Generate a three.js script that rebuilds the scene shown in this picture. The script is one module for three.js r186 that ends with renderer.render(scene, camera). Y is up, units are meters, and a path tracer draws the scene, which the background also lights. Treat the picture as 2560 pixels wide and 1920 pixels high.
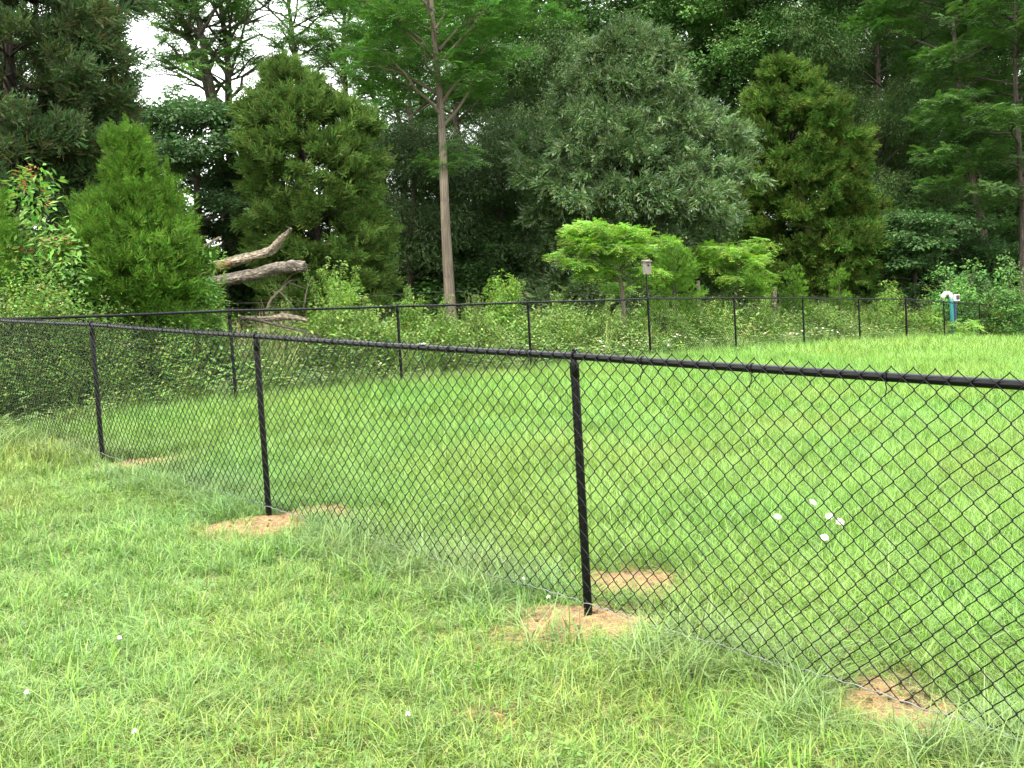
import * as THREE from 'three';
import { mergeGeometries } from 'three/addons/utils/BufferGeometryUtils.js';

// ---------------------------------------------------------------- camera, sky, sun, exposure
const EYE = 1.7, FPX = 2588, R = Math.PI / 180;
const PITCH = -3.8 * R, ROLL = -3.4 * R;
const scene = new THREE.Scene();
const camera = new THREE.PerspectiveCamera(2 * Math.atan(960 / FPX) / R, 4 / 3, 0.05, 3000);
camera.position.set(0, EYE, 0);
camera.rotation.order = 'YXZ';
camera.rotation.set(PITCH, 0, ROLL);
camera.updateMatrixWorld(true);

const renderer = new THREE.WebGLRenderer({ antialias: true });
renderer.toneMapping = THREE.LinearToneMapping;
renderer.toneMappingExposure = 5.0;
renderer.shadowMap.enabled = true;

{ // bright, thin overcast: white, a little brighter overhead
  const w = 64, h = 32, d = new Float32Array(w * h * 4);
  for (let j = 0; j < h; j++) for (let i = 0; i < w; i++) {
    const el = ((j + 0.5) / h - 0.5) * Math.PI, t = Math.max(0, Math.sin(el)), k = (j * w + i) * 4;
    const b = el < 0 ? 0.3 : 0.8 + 0.4 * t;
    d[k] = b * 0.99; d[k + 1] = b; d[k + 2] = b * 1.02; d[k + 3] = 1;
  }
  const sky = new THREE.DataTexture(d, w, h, THREE.RGBAFormat, THREE.FloatType);
  sky.mapping = THREE.EquirectangularReflectionMapping; sky.magFilter = THREE.LinearFilter; sky.needsUpdate = true;
  scene.background = sky; scene.environment = sky;
}
const sun = new THREE.DirectionalLight(0xfff6e6, 1.5);
sun.position.set(-14, 40, 8); sun.target.position.set(0, 0, -14);
sun.castShadow = true; sun.shadow.radius = 26; sun.shadow.mapSize.set(2048, 2048);
Object.assign(sun.shadow.camera, { left: -45, right: 45, top: 45, bottom: -45, near: 1, far: 120 });
scene.add(sun, sun.target);

// ---------------------------------------------------------------- small helpers
let seedv = 7;
function rng(seed) { let a = seed | 0; return () => { a = (a + 0x6d2b79f5) | 0; let t = Math.imul(a ^ (a >>> 15), 1 | a); t = (t + Math.imul(t ^ (t >>> 7), 61 | t)) ^ t; return ((t ^ (t >>> 14)) >>> 0) / 4294967296; }; }
let rnd = rng(11);
const rr = (a, b) => a + (b - a) * rnd();
const pick = (a) => a[Math.floor(rnd() * a.length)];
const V = (x, y, z) => new THREE.Vector3(x, y, z);
const clamp = (x, a, b) => Math.min(b, Math.max(a, x));
const sstep = (a, b, x) => { const t = clamp((x - a) / (b - a), 0, 1); return t * t * (3 - 2 * t); };
const taken = {};
function numbered(n) { const k = taken[n] = (taken[n] ?? -1) + 1; return k ? n + '_' + String(k).padStart(3, '0') : n; }
function hash2(x, y) { let h = Math.imul(x | 0, 374761393) + Math.imul(y | 0, 668265263); h = Math.imul(h ^ (h >>> 13), 1274126177); return ((h ^ (h >>> 16)) >>> 0) / 4294967296; }
function noise(x, y) { const i = Math.floor(x), j = Math.floor(y), u = sstep(0, 1, x - i), v = sstep(0, 1, y - j); return (hash2(i, j) * (1 - u) + hash2(i + 1, j) * u) * (1 - v) + (hash2(i, j + 1) * (1 - u) + hash2(i + 1, j + 1) * u) * v; }
const fbm = (x, y) => 0.5 * noise(x, y) + 0.3 * noise(x * 2.1 + 7, y * 2.1) + 0.2 * noise(x * 4.3, y * 4.3 + 3);

// a sight line through a place in the 2212 x 1659 view, used for measuring where things stand
const K = 2560 / 2212;
function sight(px, py) { return V((px * K - 1280) / FPX, -(py * K - 960) / FPX, -1).applyQuaternion(camera.quaternion); }
function at(px, py, depth) { const v = sight(px, py); return V(0, EYE, 0).addScaledVector(v, depth / -v.z); }

// ---------------------------------------------------------------- the lie of the land (surveyed at the fence posts)
const NEAR0 = [0.296, 4.832], NEARD = [-2.029, 2.277], FAR0 = [-3.571, 12.722], FARD = [2.064, 2.246];
const onNear = (i) => [NEAR0[0] + NEARD[0] * i, NEAR0[1] + NEARD[1] * i];
const onFar = (i) => [FAR0[0] + FARD[0] * i, FAR0[1] + FARD[1] * i];
const nearRail = { '-1': -0.372, 0: -0.208, 1: -0.041, 2: 0.14 };
const farIdx = [0.062, 0.966, 1.893, 3.01, 4.035, 5.045, 6.04, 7.035, 7.965, 8.97, 9.99];   // post places along the line
const farRail = [0.26, 0.222, 0.194, 0.158, 0.085, 0.0, -0.106, -0.192, -0.37, -0.527, -0.73];
const HN = 1.26, HF = 1.21;
const ctrl = [[0, 0, -1.68], [4, 0.5, -1.72], [-5, 1, -1.5], [0, -8, -1.9], [-12, 6, -1.15], [9, 8, -1.62], [14, 16, -1.62], [24, 26, -2.0], [22, 38, -2.3], [-9, 16, -0.85], [-4, 20, -0.75], [2, 27, -0.85], [9, 33, -1.15], [-14, 30, -0.7], [0, 45, -0.6], [20, 52, -1.4], [40, 30, -2.4], [-30, 20, -0.7], [-25, 50, -0.4], [45, 60, -1.8]];
for (const k of [-1, 0, 1, 2]) ctrl.push([...onNear(k), nearRail[k] - HN]);
farIdx.forEach((i, n) => ctrl.push([...onFar(i), farRail[n] - HF]));
const tps = (() => {
  const n = ctrl.length, N = n + 3, U = (r2) => (r2 < 1e-9 ? 0 : 0.5 * r2 * Math.log(r2));
  const M = Array.from({ length: N }, () => new Float64Array(N + 1));
  for (let i = 0; i < n; i++) {
    for (let j = 0; j < n; j++) M[i][j] = U((ctrl[i][0] - ctrl[j][0]) ** 2 + (ctrl[i][1] - ctrl[j][1]) ** 2) + (i === j ? 0.6 : 0);
    M[i][n] = M[n][i] = 1; M[i][n + 1] = M[n + 1][i] = ctrl[i][0]; M[i][n + 2] = M[n + 2][i] = ctrl[i][1]; M[i][N] = ctrl[i][2];
  }
  for (let c = 0; c < N; c++) {
    let p = c; for (let r = c + 1; r < N; r++) if (Math.abs(M[r][c]) > Math.abs(M[p][c])) p = r;
    [M[c], M[p]] = [M[p], M[c]];
    for (let r = 0; r < N; r++) if (r !== c) { const k = M[r][c] / M[c][c]; if (k) for (let q = c; q <= N; q++) M[r][q] -= k * M[c][q]; }
  }
  const w = M.map((row, i) => row[N] / row[i]);
  return (x, z) => { let s = w[n] + w[n + 1] * x + w[n + 2] * z; for (let i = 0; i < n; i++) s += w[i] * U((x - ctrl[i][0]) ** 2 + (z - ctrl[i][1]) ** 2); return s; };
})();
// ground height at world x and distance forward zf
function ground(x, zf) {
  const out = sstep(45, 110, Math.hypot(x - 5, zf - 20));
  const xx = clamp(x, -70, 80), zz = clamp(zf, -40, 110);
  return EYE + tps(xx, zz) * (1 - out) - 1.2 * out + 0.035 * (fbm(x * 1.3, zf * 1.3) - 0.5) + 0.02 * (noise(x * 4, zf * 4) - 0.5);
}
function groundHit(px, py) {
  const v = sight(px, py); let t = 1;
  for (let i = 0; i < 4000; i++) { const p = V(0, EYE, 0).addScaledVector(v, t); if (p.y < ground(p.x, -p.z)) return p; t += 0.02; }
  return V(0, EYE, 0).addScaledVector(v, 40);
}
const side = (x, zf) => (x - NEAR0[0]) * NEARD[1] - (zf - NEAR0[1]) * NEARD[0];           // >0: inside the yard
const dNear = (x, zf) => side(x, zf) / Math.hypot(...NEARD);
const dFar = (x, zf) => (-(x - FAR0[0]) * FARD[1] + (zf - FAR0[1]) * FARD[0]) / Math.hypot(...FARD);   // >0: beyond the far fence

// ---------------------------------------------------------------- textures and materials
function noiseTexture(size, fn, srgb = false) {
  const d = new Uint8Array(size * size * 4);
  for (let j = 0; j < size; j++) for (let i = 0; i < size; i++) { const c = fn(i / size, j / size); for (let k = 0; k < 3; k++) d[(j * size + i) * 4 + k] = clamp(c[k], 0, 1) * 255; d[(j * size + i) * 4 + 3] = 255; }
  const t = new THREE.DataTexture(d, size, size); t.wrapS = t.wrapT = THREE.RepeatWrapping; t.magFilter = THREE.LinearFilter; t.minFilter = THREE.LinearFilter; if (srgb) t.colorSpace = THREE.SRGBColorSpace; t.needsUpdate = true; return t;
}
const grainTex = noiseTexture(512, (u, v) => { const n = fbm(u * 40, v * 40), m = noise(u * 160, v * 160); const g = 0.25 + 0.5 * n + 0.35 * (m - 0.5); return [g, g, g]; });
const thatchTex = noiseTexture(1024, (u, v) => { const n = fbm(u * 30, v * 30), m = noise(u * 220, v * 220), k = noise(u * 9 + 4, v * 9); const s = 0.45 + 0.5 * n + 0.5 * (m - 0.5); return [s * (0.42 + 0.12 * k), s * (0.47), s * (0.2 + 0.04 * k)]; }, true);
const soilTex = noiseTexture(512, (u, v) => { const n = fbm(u * 24, v * 24), m = noise(u * 130, v * 130); const s = 0.8 + 0.55 * (n - 0.5) + 0.45 * (m - 0.5); return [s * 0.58, s * 0.46, s * 0.3]; }, true);
const barkTex = noiseTexture(512, (u, v) => { const n = fbm(u * 28, v * 5), m = noise(u * 90, v * 30); const s = 0.42 + 0.45 * (n - 0.5) + 0.25 * (m - 0.5); return [s * 1.0, s * 0.95, s * 0.86]; }, true);
const flakeTex = noiseTexture(512, (u, v) => { const n = fbm(u * 20, v * 10), m = fbm(u * 70 + 9, v * 40), e = noise(u * 30 + 3, v * 60); let s = 0.62 + 0.7 * (n - 0.5) + 0.5 * (m - 0.5); if (e > 0.62) s *= 0.78; return [s, s * 0.94, s * 0.84]; }, true);
const woodTex = noiseTexture(512, (u, v) => { const n = fbm(u * 36, v * 3), m = noise(u * 140, v * 12); const s = 0.66 + 0.4 * (n - 0.5) + 0.2 * (m - 0.5); return [s, s * 0.96, s * 0.88]; }, true);

const std = (o) => new THREE.MeshStandardMaterial(o);
const leafMat = (o = {}) => new THREE.MeshPhysicalMaterial({ vertexColors: true, side: THREE.DoubleSide, roughness: 0.75, transmission: 0.52, thickness: 0, specularIntensity: 0.3, ...o });
const M = {
  ground: std({ map: thatchTex, bumpMap: grainTex, bumpScale: 0.02, roughness: 1 }),
  soil: std({ map: soilTex, bumpMap: grainTex, bumpScale: 0.012, roughness: 1 }),
  grass: leafMat({ roughness: 0.55, transmission: 0.42, specularIntensity: 0.4 }),
  leaf: leafMat(),
  cedar: leafMat({ roughness: 0.8, transmission: 0.25, specularIntensity: 0.12 }),
  bark: std({ map: barkTex, color: new THREE.Color().setRGB(0.6, 0.55, 0.5), bumpMap: barkTex, bumpScale: 0.03, roughness: 1 }),
  barkDark: std({ map: barkTex, color: new THREE.Color().setRGB(0.3, 0.27, 0.24), bumpMap: barkTex, bumpScale: 0.03, roughness: 1 }),
  barkPale: std({ map: woodTex, color: new THREE.Color().setRGB(0.3, 0.27, 0.235), bumpMap: barkTex, bumpScale: 0.02, roughness: 1 }),
  deadwood: std({ map: flakeTex, color: new THREE.Color().setRGB(0.62, 0.59, 0.53), bumpMap: flakeTex, bumpScale: 0.06, roughness: 1 }),
  deadRed: std({ map: woodTex, color: new THREE.Color().setRGB(0.36, 0.19, 0.11), bumpMap: barkTex, bumpScale: 0.02, roughness: 1 }),
  greyWood: std({ map: flakeTex, color: new THREE.Color().setRGB(0.3, 0.29, 0.28), bumpMap: flakeTex, bumpScale: 0.04, roughness: 1 }),
  black: new THREE.MeshPhysicalMaterial({ color: new THREE.Color().setRGB(0.0025, 0.0028, 0.003), roughness: 0.28, specularIntensity: 0.38, bumpMap: grainTex, bumpScale: 0.0003 }),
  wire: new THREE.MeshPhysicalMaterial({ color: new THREE.Color().setRGB(0.003, 0.0035, 0.0035), roughness: 0.45, specularIntensity: 0.3 }),
  galv: std({ color: new THREE.Color().setRGB(0.16, 0.17, 0.18), roughness: 0.5, metalness: 0.6 }),
  oldWire: std({ color: new THREE.Color().setRGB(0.06, 0.055, 0.05), roughness: 0.7, metalness: 0.4 }),
  boxWood: std({ map: woodTex, color: new THREE.Color().setRGB(0.38, 0.37, 0.38), bumpMap: woodTex, bumpScale: 0.006, roughness: 1 }),
  teal: std({ color: new THREE.Color().setRGB(0.02, 0.19, 0.185), roughness: 0.45 }),
  white: std({ color: new THREE.Color().setRGB(0.55, 0.55, 0.56), roughness: 0.4 }),
  blue: std({ color: new THREE.Color().setRGB(0.015, 0.04, 0.09), roughness: 0.5 }),
  petal: leafMat({ transmission: 0.25, roughness: 0.8 }),
};

// ---------------------------------------------------------------- geometry builder
class Geo {
  constructor() { this.p = []; this.c = []; this.uv = []; this.i = []; }
  v(x, y, z, c, u = 0, w = 0) { this.p.push(x, y, z); if (c) this.c.push(c[0], c[1], c[2]); this.uv.push(u, w); return this.p.length / 3 - 1; }
  tri(a, b, c) { this.i.push(a, b, c); }
  quad(a, b, c, d) { this.i.push(a, b, c, a, c, d); }
  // a round bar along points pts (Vector3), radius a number or r(t); ends closed
  tube(pts, rad, sides = 6, wob = 0) {
    const n = pts.length, t = V(), a = V(), b = V(), rings = []; let len = 0;
    let up = Math.abs(pts[n - 1].clone().sub(pts[0]).normalize().y) > 0.9 ? V(1, 0, 0) : V(0, 1, 0);
    for (let k = 0; k < n; k++) {
      t.copy(pts[Math.min(k + 1, n - 1)]).sub(pts[Math.max(k - 1, 0)]).normalize();
      a.crossVectors(up, t).normalize(); b.crossVectors(t, a).normalize();
      if (k) len += pts[k].distanceTo(pts[k - 1]);
      const ring = [];
      for (let s = 0; s <= sides; s++) {
        const q = (s % sides) / sides * Math.PI * 2; let r = typeof rad === 'function' ? rad(k / (n - 1)) : rad;
        if (wob) r *= 1 + wob * (0.6 * noise((s % sides) * 1.7 + pts[0].x * 3, len * 3 + pts[0].z) + 0.4 * noise((s % sides) * 2.9 + pts[0].y * 3, len * 13) - 0.5);
        const cx = Math.cos(q) * r, sy = Math.sin(q) * r;
        ring.push(this.v(pts[k].x + a.x * cx + b.x * sy, pts[k].y + a.y * cx + b.y * sy, pts[k].z + a.z * cx + b.z * sy, null, s / sides * 0.5, len * 0.5));
      }
      rings.push(ring);
      if (k) for (let s = 0; s < sides; s++) this.quad(rings[k - 1][s], rings[k - 1][s + 1], ring[s + 1], ring[s]);
    }
    for (const [ring, p, flip] of [[rings[0], pts[0], 0], [rings[n - 1], pts[n - 1], 1]]) {
      const c = this.v(p.x, p.y, p.z, null);
      for (let s = 0; s < sides; s++) flip ? this.tri(c, ring[s], ring[s + 1]) : this.tri(c, ring[s + 1], ring[s]);
    }
    return this;
  }
  build(smooth = true) {
    const g = new THREE.BufferGeometry();
    g.setAttribute('position', new THREE.Float32BufferAttribute(this.p, 3));
    g.setAttribute('uv', new THREE.Float32BufferAttribute(this.uv, 2));
    if (this.c.length) g.setAttribute('color', new THREE.Float32BufferAttribute(this.c, 3));
    g.setIndex(this.i); if (smooth) g.computeVertexNormals(); return g;
  }
}
function mesh(name, geo, m, parent) { const o = new THREE.Mesh(geo instanceof Geo ? geo.build() : geo, m); o.name = name; o.castShadow = o.receiveShadow = true; parent?.add(o); return o; }
function tag(o, label, category, group, kind) { o.userData = { label, category }; if (group) o.userData.group = group; if (kind) o.userData.kind = kind; return o; }
function thing(name, label, category, group, kind) { const o = new THREE.Group(); o.name = numbered(name); scene.add(o); return tag(o, label, category, group, kind); }
const structure = (o, label, category) => { o.userData = { kind: 'structure', label, category }; scene.add(o); return o; };
function instanced(name, geo, m, mats, cols, parent) {
  const o = new THREE.InstancedMesh(geo instanceof Geo ? geo.build(false) : geo, m, mats.length); o.name = name; o.castShadow = o.receiveShadow = true; o.userData.kind = 'stuff';
  mats.forEach((x, i) => { o.setMatrixAt(i, x); o.setColorAt(i, cols[i]); }); parent?.add(o); return o;
}
const mat4 = (p, q, s) => new THREE.Matrix4().compose(p, q, typeof s === 'number' ? V(s, s, s) : s);
const tint = (k, j = 0.12) => { const b = k * (1 + j * (rnd() * 2 - 1) * 1.6); return new THREE.Color().setRGB(b * (1 + j * (rnd() - 0.4)), b, b * (1 + j * (rnd() - 0.5))); };
const quatTo = (dir, roll = 0) => new THREE.Quaternion().setFromUnitVectors(V(0, 1, 0), dir.clone().normalize()).multiply(new THREE.Quaternion().setFromAxisAngle(V(0, 1, 0), roll));

// ---------------------------------------------------------------- ground
{
  const n = 280, g = new Geo(), f = (t) => { const s = t * 2 - 1; return 6 * Math.sinh(5.3 * s); };
  for (let j = 0; j <= n; j++) for (let i = 0; i <= n; i++) { const x = 2 + f(i / n), zf = 10 + f(j / n); g.v(x, ground(x, zf), -zf, null, x / 2.5, zf / 2.5); }
  for (let j = 0; j < n; j++) for (let i = 0; i < n; i++) { const a = j * (n + 1) + i; g.quad(a, a + 1, a + n + 2, a + n + 1); }
  structure(mesh('ground', g, M.ground), 'gently sloping grassy ground under the lawn, field and woods', 'ground');
}

// bare soil dug up round the posts: [x, y in the view, half width, half depth, label]
const soilSpots = [
  [1262, 1352, 0.34, 0.3, 'bare tan soil patch at the foot of the nearest black post'],
  [1362, 1262, 0.3, 0.24, 'bare tan soil patch inside the mesh, just behind the nearest post'],
  [1925, 1528, 0.24, 0.3, 'bare tan soil patch below the mesh at lower right'],
  [556, 1143, 0.4, 0.3, 'crumbly orange soil mound at the foot of the second nearest post'],
  [690, 1118, 0.3, 0.34, 'thin strip of orange soil inside the fence beside the second nearest post'],
  [262, 1012, 0.3, 0.25, 'orange soil at the foot of the third black post from the right'],
  [330, 1006, 0.5, 0.36, 'long orange soil heap inside the mesh beside the third post'],
  [1035, 1548, 0.1, 0.07, 'small bare hole of pale soil in the foreground lawn'],
  [55, 940, 0.6, 0.28, 'worn brownish soil patch in the far left corner of the yard'],
];
const bare = [];
for (const [px, py, a, b, label] of soilSpots) {
  const c = groundHit(px, py), sd = rnd() * 50; bare.push([c.x, -c.z, a, b]);
  const o = thing('soil_patch', label, 'soil', 'patches of dug soil'); o.position.set(c.x, 0, c.z);
  const g = new Geo(), nr = 14, na = 36;
  for (let k = 0; k <= nr; k++) for (let s = 0; s < na; s++) {
    const q = s / na * Math.PI * 2, edge = 0.45 + 0.75 * noise(Math.cos(q) * 1.8 + sd, Math.sin(q) * 1.8 + 9) + 0.3 * noise(Math.cos(q) * 5 + sd, Math.sin(q) * 5), r = k / nr * edge;
    const x = Math.cos(q) * a * r, z = Math.sin(q) * b * r;
    const h = 0.006 + 0.02 * (1 - (k / nr) ** 2) + 0.03 * (fbm((c.x + x) * 16, (c.z + z) * 16) - 0.5) * (k < nr ? 1 : 0) - (k === nr ? 0.03 : 0);
    g.v(x, ground(c.x + x, -(c.z + z)) + h, z, null, (c.x + x) * 1.6, (c.z + z) * 1.6);
  }
  for (let k = 0; k < nr; k++) for (let s = 0; s < na; s++) { const A = k * na + s, B = k * na + (s + 1) % na; g.quad(A, B, B + na, A + na); }
  mesh('earth', g, M.soil, o);
  const cl = [];
  for (let k = 0; k < 16; k++) {
    const q = rnd() * 6.283, r = Math.sqrt(rnd()) * 0.85, x = Math.cos(q) * a * r, z = Math.sin(q) * b * r, s = rr(0.004, 0.014);
    const ic = new THREE.IcosahedronGeometry(s, 1), P = ic.attributes.position;
    for (let i = 0; i < P.count; i++) { const w = 0.75 + 0.5 * noise(P.getX(i) / s * 1.5 + k, P.getY(i) / s * 1.5 + P.getZ(i) / s); P.setXYZ(i, P.getX(i) * w, P.getY(i) * w * 0.7, P.getZ(i) * w); }
    ic.translate(x, ground(c.x + x, -(c.z + z)) + 0.03 * (1 - r * r) + s * 0.3, z); ic.computeVertexNormals(); cl.push(ic);
  }
  mesh('clods', mergeGeometries(cl), M.soil, o).userData.kind = 'stuff';
}
const bareness = (x, zf) => { let m = -1; for (const [cx, cz, a, b] of bare) m = Math.max(m, 1.25 - Math.hypot((x - cx) / a, (zf - cz) / b)); return m; };

// ---------------------------------------------------------------- chain-link fences
const PITCH_W = 0.081;
// posts: [x, zf, groundY, railY, radius, cap]
function chainLink(name, label, posts, { wireR, fine, away, ties, group }) {
  const o = thing(name, label, 'fence', group);
  const P = posts.map((p) => ({ x: p[0], z: -p[1], g: p[2], y: p[3], r: p[4] ?? 0.0205, ball: p[5] }));
  const lineDir = V(P[P.length - 1].x - P[0].x, 0, P[P.length - 1].z - P[0].z).normalize(), nrm = V(-lineDir.z, 0, lineDir.x).multiplyScalar(away);
  const RR = 0.0175, off = RR + wireR + 0.003;
  for (const p of P) {
    const lean = rr(-0.006, 0.006), post = new Geo();
    post.tube([V(p.x + lean, p.g - 0.15, p.z), V(p.x + lean * 0.5, (p.g + p.y) / 2, p.z), V(p.x, p.y - 0.03, p.z)], p.r, fine ? 20 : 12);
    const po = mesh('post', post, M.black, o);
    if (p.ball) {
      const t = new THREE.SphereGeometry(p.r * 1.25, 14, 10); t.translate(p.x, p.y + 0.05, p.z);
      const s = new Geo().tube([V(p.x, p.y - 0.05, p.z), V(p.x, p.y + 0.05, p.z)], p.r * 0.98, 14).build(); s.deleteAttribute('uv'); t.deleteAttribute('uv');
      mesh('post_cap', mergeGeometries([t, s]), M.black, po); continue;
    }
    // eye-top cap: sleeve over the post, neck, and a loop round the rail with a small nub
    const prof = [[0, 0.05], [p.r + 0.002, 0.05], [p.r + 0.002, 0.112], [p.r - 0.001, 0.118], [0.0165, 0.128], [0.013, 0.15]].map(([r, h]) => new THREE.Vector2(Math.max(r, 1e-4), h));
    const sl = new THREE.LatheGeometry(prof, fine ? 20 : 10); sl.translate(p.x, p.y - 0.15, p.z);
    const ring = new THREE.TorusGeometry(RR + 0.004, 0.0055, 8, 20); ring.rotateY(Math.atan2(lineDir.x, lineDir.z)); ring.translate(p.x, p.y, p.z);
    const nub = new THREE.SphereGeometry(0.0085, 8, 6); nub.scale(1, 1.3, 1); nub.translate(p.x, p.y + RR + 0.012, p.z);
    mesh('post_cap', mergeGeometries([sl, ring, nub]), M.black, po);
  }
  for (let k = 0; k + 1 < P.length; k++) {
    const a = P[k], b = P[k + 1], A = V(a.x, a.y, a.z), B = V(b.x, b.y, b.z), L = A.distanceTo(B), sag = 0.006;
    const railPts = [0, 0.25, 0.5, 0.75, 1].map((t) => A.clone().lerp(B, t).add(V(0, -sag * 4 * t * (1 - t), 0)));
    mesh('top_rail', new Geo().tube(railPts, RR, fine ? 20 : 10), M.black, o);
    // woven fabric: each wire zigzags down beside its neighbour and hooks round it
    const g = new Geo(), nW = Math.round(L / (PITCH_W / 2)), w = L / nW, rows = 30, hh = PITCH_W / 2;
    const d = B.clone().sub(A).normalize(), top = 0.042, sd = k * 13 + (fine ? 0 : 100);
    const place = (s, y, z) => {  // s metres along the bay, y metres below the top, z metres out of the sheet
      const t = s / L, amp = fine ? 0.006 : 0.004;
      const dx = amp * (noise(s * 5 + sd, y * 5) - 0.5) * 2, dy = amp * (noise(s * 5 + 40 + sd, y * 5) - 0.5) * 2, bulge = 0.014 * Math.max(0, noise(s * 1.6 + sd, y * 2.2) - 0.35) * sstep(0.1, 0.4, y);
      return A.clone().addScaledVector(d, s + dx).addScaledVector(nrm, off + z + bulge).add(V(0, top - y + dy - sag * 4 * t * (1 - t), 0));
    };
    for (let i = 0; i < nW; i++) {
      const pts = [];
      for (let j = 0; j <= rows; j++) {
        const lo = (j + i) & 1, s = (i + lo) * w, sgn = lo ? 1 : -1, next = (i + 1 - lo) * w, front = lo ? 0.0024 : -0.0024;
        if (!fine) { pts.push(place(s, j * hh, front)); continue; }
        if (j) pts.push(place(s + sgn * 0.0012, j * hh - 0.0022, -front * 0.5));
        if (j < rows) { pts.push(place(s + sgn * (j ? 0.0012 : 0), j * hh + (j ? 0.0022 : 0), front * 0.5)); pts.push(place(s + (next - s) * 0.14, j * hh + hh * 0.2, front)); pts.push(place(s + (next - s) * 0.86, j * hh + hh * 0.8, front)); }
      }
      // knuckle at the top, the end bent over
      g.tube(pts, wireR, fine ? 4 : 3);
    }
    mesh('mesh_panel', g, M.wire, o).userData.kind = 'stuff';
    if (fine) {
      const tw = [], tw2 = [];
      for (let s = 0; s <= L; s += 0.012) { const q = s * 60 + k; tw.push(place(Math.min(s, L), 1.2 + 0.012 * noise(s * 2 + k * 9, 3) + 0.003 * Math.sin(q), 0.006 + 0.003 * Math.cos(q))); }
      mesh('tension_wire', new Geo().tube(tw, 0.0021, 5), M.galv, o);
    }
    // aluminium ties holding the fabric to the rail
    for (let s = 0.3; s < L - 0.1; s += 0.58) {
      const ss = Math.round(s / w) * w + w / 2, t = ss / L, c = A.clone().lerp(B, t).add(V(0, -sag * 4 * t * (1 - t), 0)), pts = [];
      for (let q = 0; q <= 10; q++) { const an = -0.9 + q / 10 * 5.6; pts.push(c.clone().addScaledVector(nrm, Math.cos(an) * (RR + 0.004) * (q > 8 ? 1.4 : 1)).add(V(0, Math.sin(an) * (RR + 0.004), 0)).addScaledVector(d, q * 0.0015)); }
      if (fine) { const e = pts[pts.length - 1]; pts.push(e.clone().add(V(0.004, -0.02, 0)), e.clone().addScaledVector(nrm, 0.02).addScaledVector(d, rr(-0.01, 0.012)).add(V(0, -0.045 - rnd() * 0.02, 0))); }
      mesh('tie_wire', new Geo().tube(pts, fine ? 0.0024 : 0.003, 5), M.wire, o);
    }
  }
  return o;
}
const corner = [-6.0, 11.9];   // where the two runs meet, just outside the view
const nearPosts = [[...onNear(-1), EYE + nearRail[-1] - HN, EYE + nearRail[-1]]];
for (const k of [0, 1, 2]) nearPosts.push([...onNear(k), EYE + nearRail[k] - HN, EYE + nearRail[k]]);
nearPosts.push([...corner, EYE + 0.31 - HN, EYE + 0.31, 0.03, true]);
const nearFence = chainLink('chain_link_fence', 'black chain-link fence crossing the foreground from lower right to far left', nearPosts, { wireR: 0.0025, fine: true, away: -1 });
const farPosts = [[corner[0] + 0.05, corner[1] + 0.05, EYE + 0.305 - HF, EYE + 0.305]];
farIdx.forEach((i, n) => farPosts.push([...onFar(i), EYE + farRail[n] - HF, EYE + farRail[n], n === 7 ? 0.03 : 0.0205, n === 7]));
farPosts.push([...onFar(11), EYE - 0.95 - HF, EYE - 0.95], [...onFar(12), EYE - 1.15 - HF, EYE - 1.15]);
chainLink('chain_link_fence', 'black chain-link fence along the far side of the field, in front of the brush', farPosts, { wireR: 0.0021, fine: false, away: 1 });
{ // white fleck stuck on the rail of the near fence
  const c = V(...[0, 0, 0]), t = 0.62, a = nearPosts[2], b = nearPosts[1]; c.set(a[0] + (b[0] - a[0]) * t, a[3] + (b[3] - a[3]) * t, -(a[1] + (b[1] - a[1]) * t));
  const fl = new THREE.SphereGeometry(1, 10, 8); fl.scale(0.028, 0.006, 0.011); fl.rotateY(Math.atan2(NEARD[1], NEARD[0]) ); fl.translate(c.x - 0.004, c.y + 0.0155, c.z + 0.006);
  const m = mesh('white_fleck', fl, M.white, nearFence); m.userData.label = 'white fleck on the top rail';
}

// ---------------------------------------------------------------- grass
const GREEN = { lawn: [[0.155, 0.275, 0.035], [0.23, 0.335, 0.05], [0.16, 0.27, 0.075], [0.26, 0.34, 0.085], [0.1, 0.2, 0.028]], field: [[0.155, 0.3, 0.036], [0.21, 0.35, 0.05], [0.115, 0.245, 0.03], [0.225, 0.345, 0.11], [0.18, 0.345, 0.042]], verge: [[0.18, 0.28, 0.09], [0.23, 0.33, 0.12], [0.14, 0.24, 0.07], [0.21, 0.32, 0.07]] };
const STRAW = [[0.36, 0.31, 0.15], [0.3, 0.27, 0.14]];
function blade(g, x, z, h, w, az, lean, c, segs = 3) {
  const dx = Math.cos(az), dz = Math.sin(az), px = -dz * w / 2, pz = dx * w / 2; let prev = null;
  for (let k = 0; k <= segs; k++) {
    const t = k / segs, y = h * t * (1 - 0.35 * lean * t), o = h * lean * t * t, ww = 1 - t * t * 0.85;
    if (k === segs) { const a = g.v(x + dx * o, y, z + dz * o, c); g.tri(prev[0], prev[1], a); }
    else { const a = g.v(x + dx * o - px * ww, y, z + dz * o - pz * ww, c), b = g.v(x + dx * o + px * ww, y, z + dz * o + pz * ww, c); if (prev) g.quad(prev[0], prev[1], b, a); prev = [a, b]; }
  }
}
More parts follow.
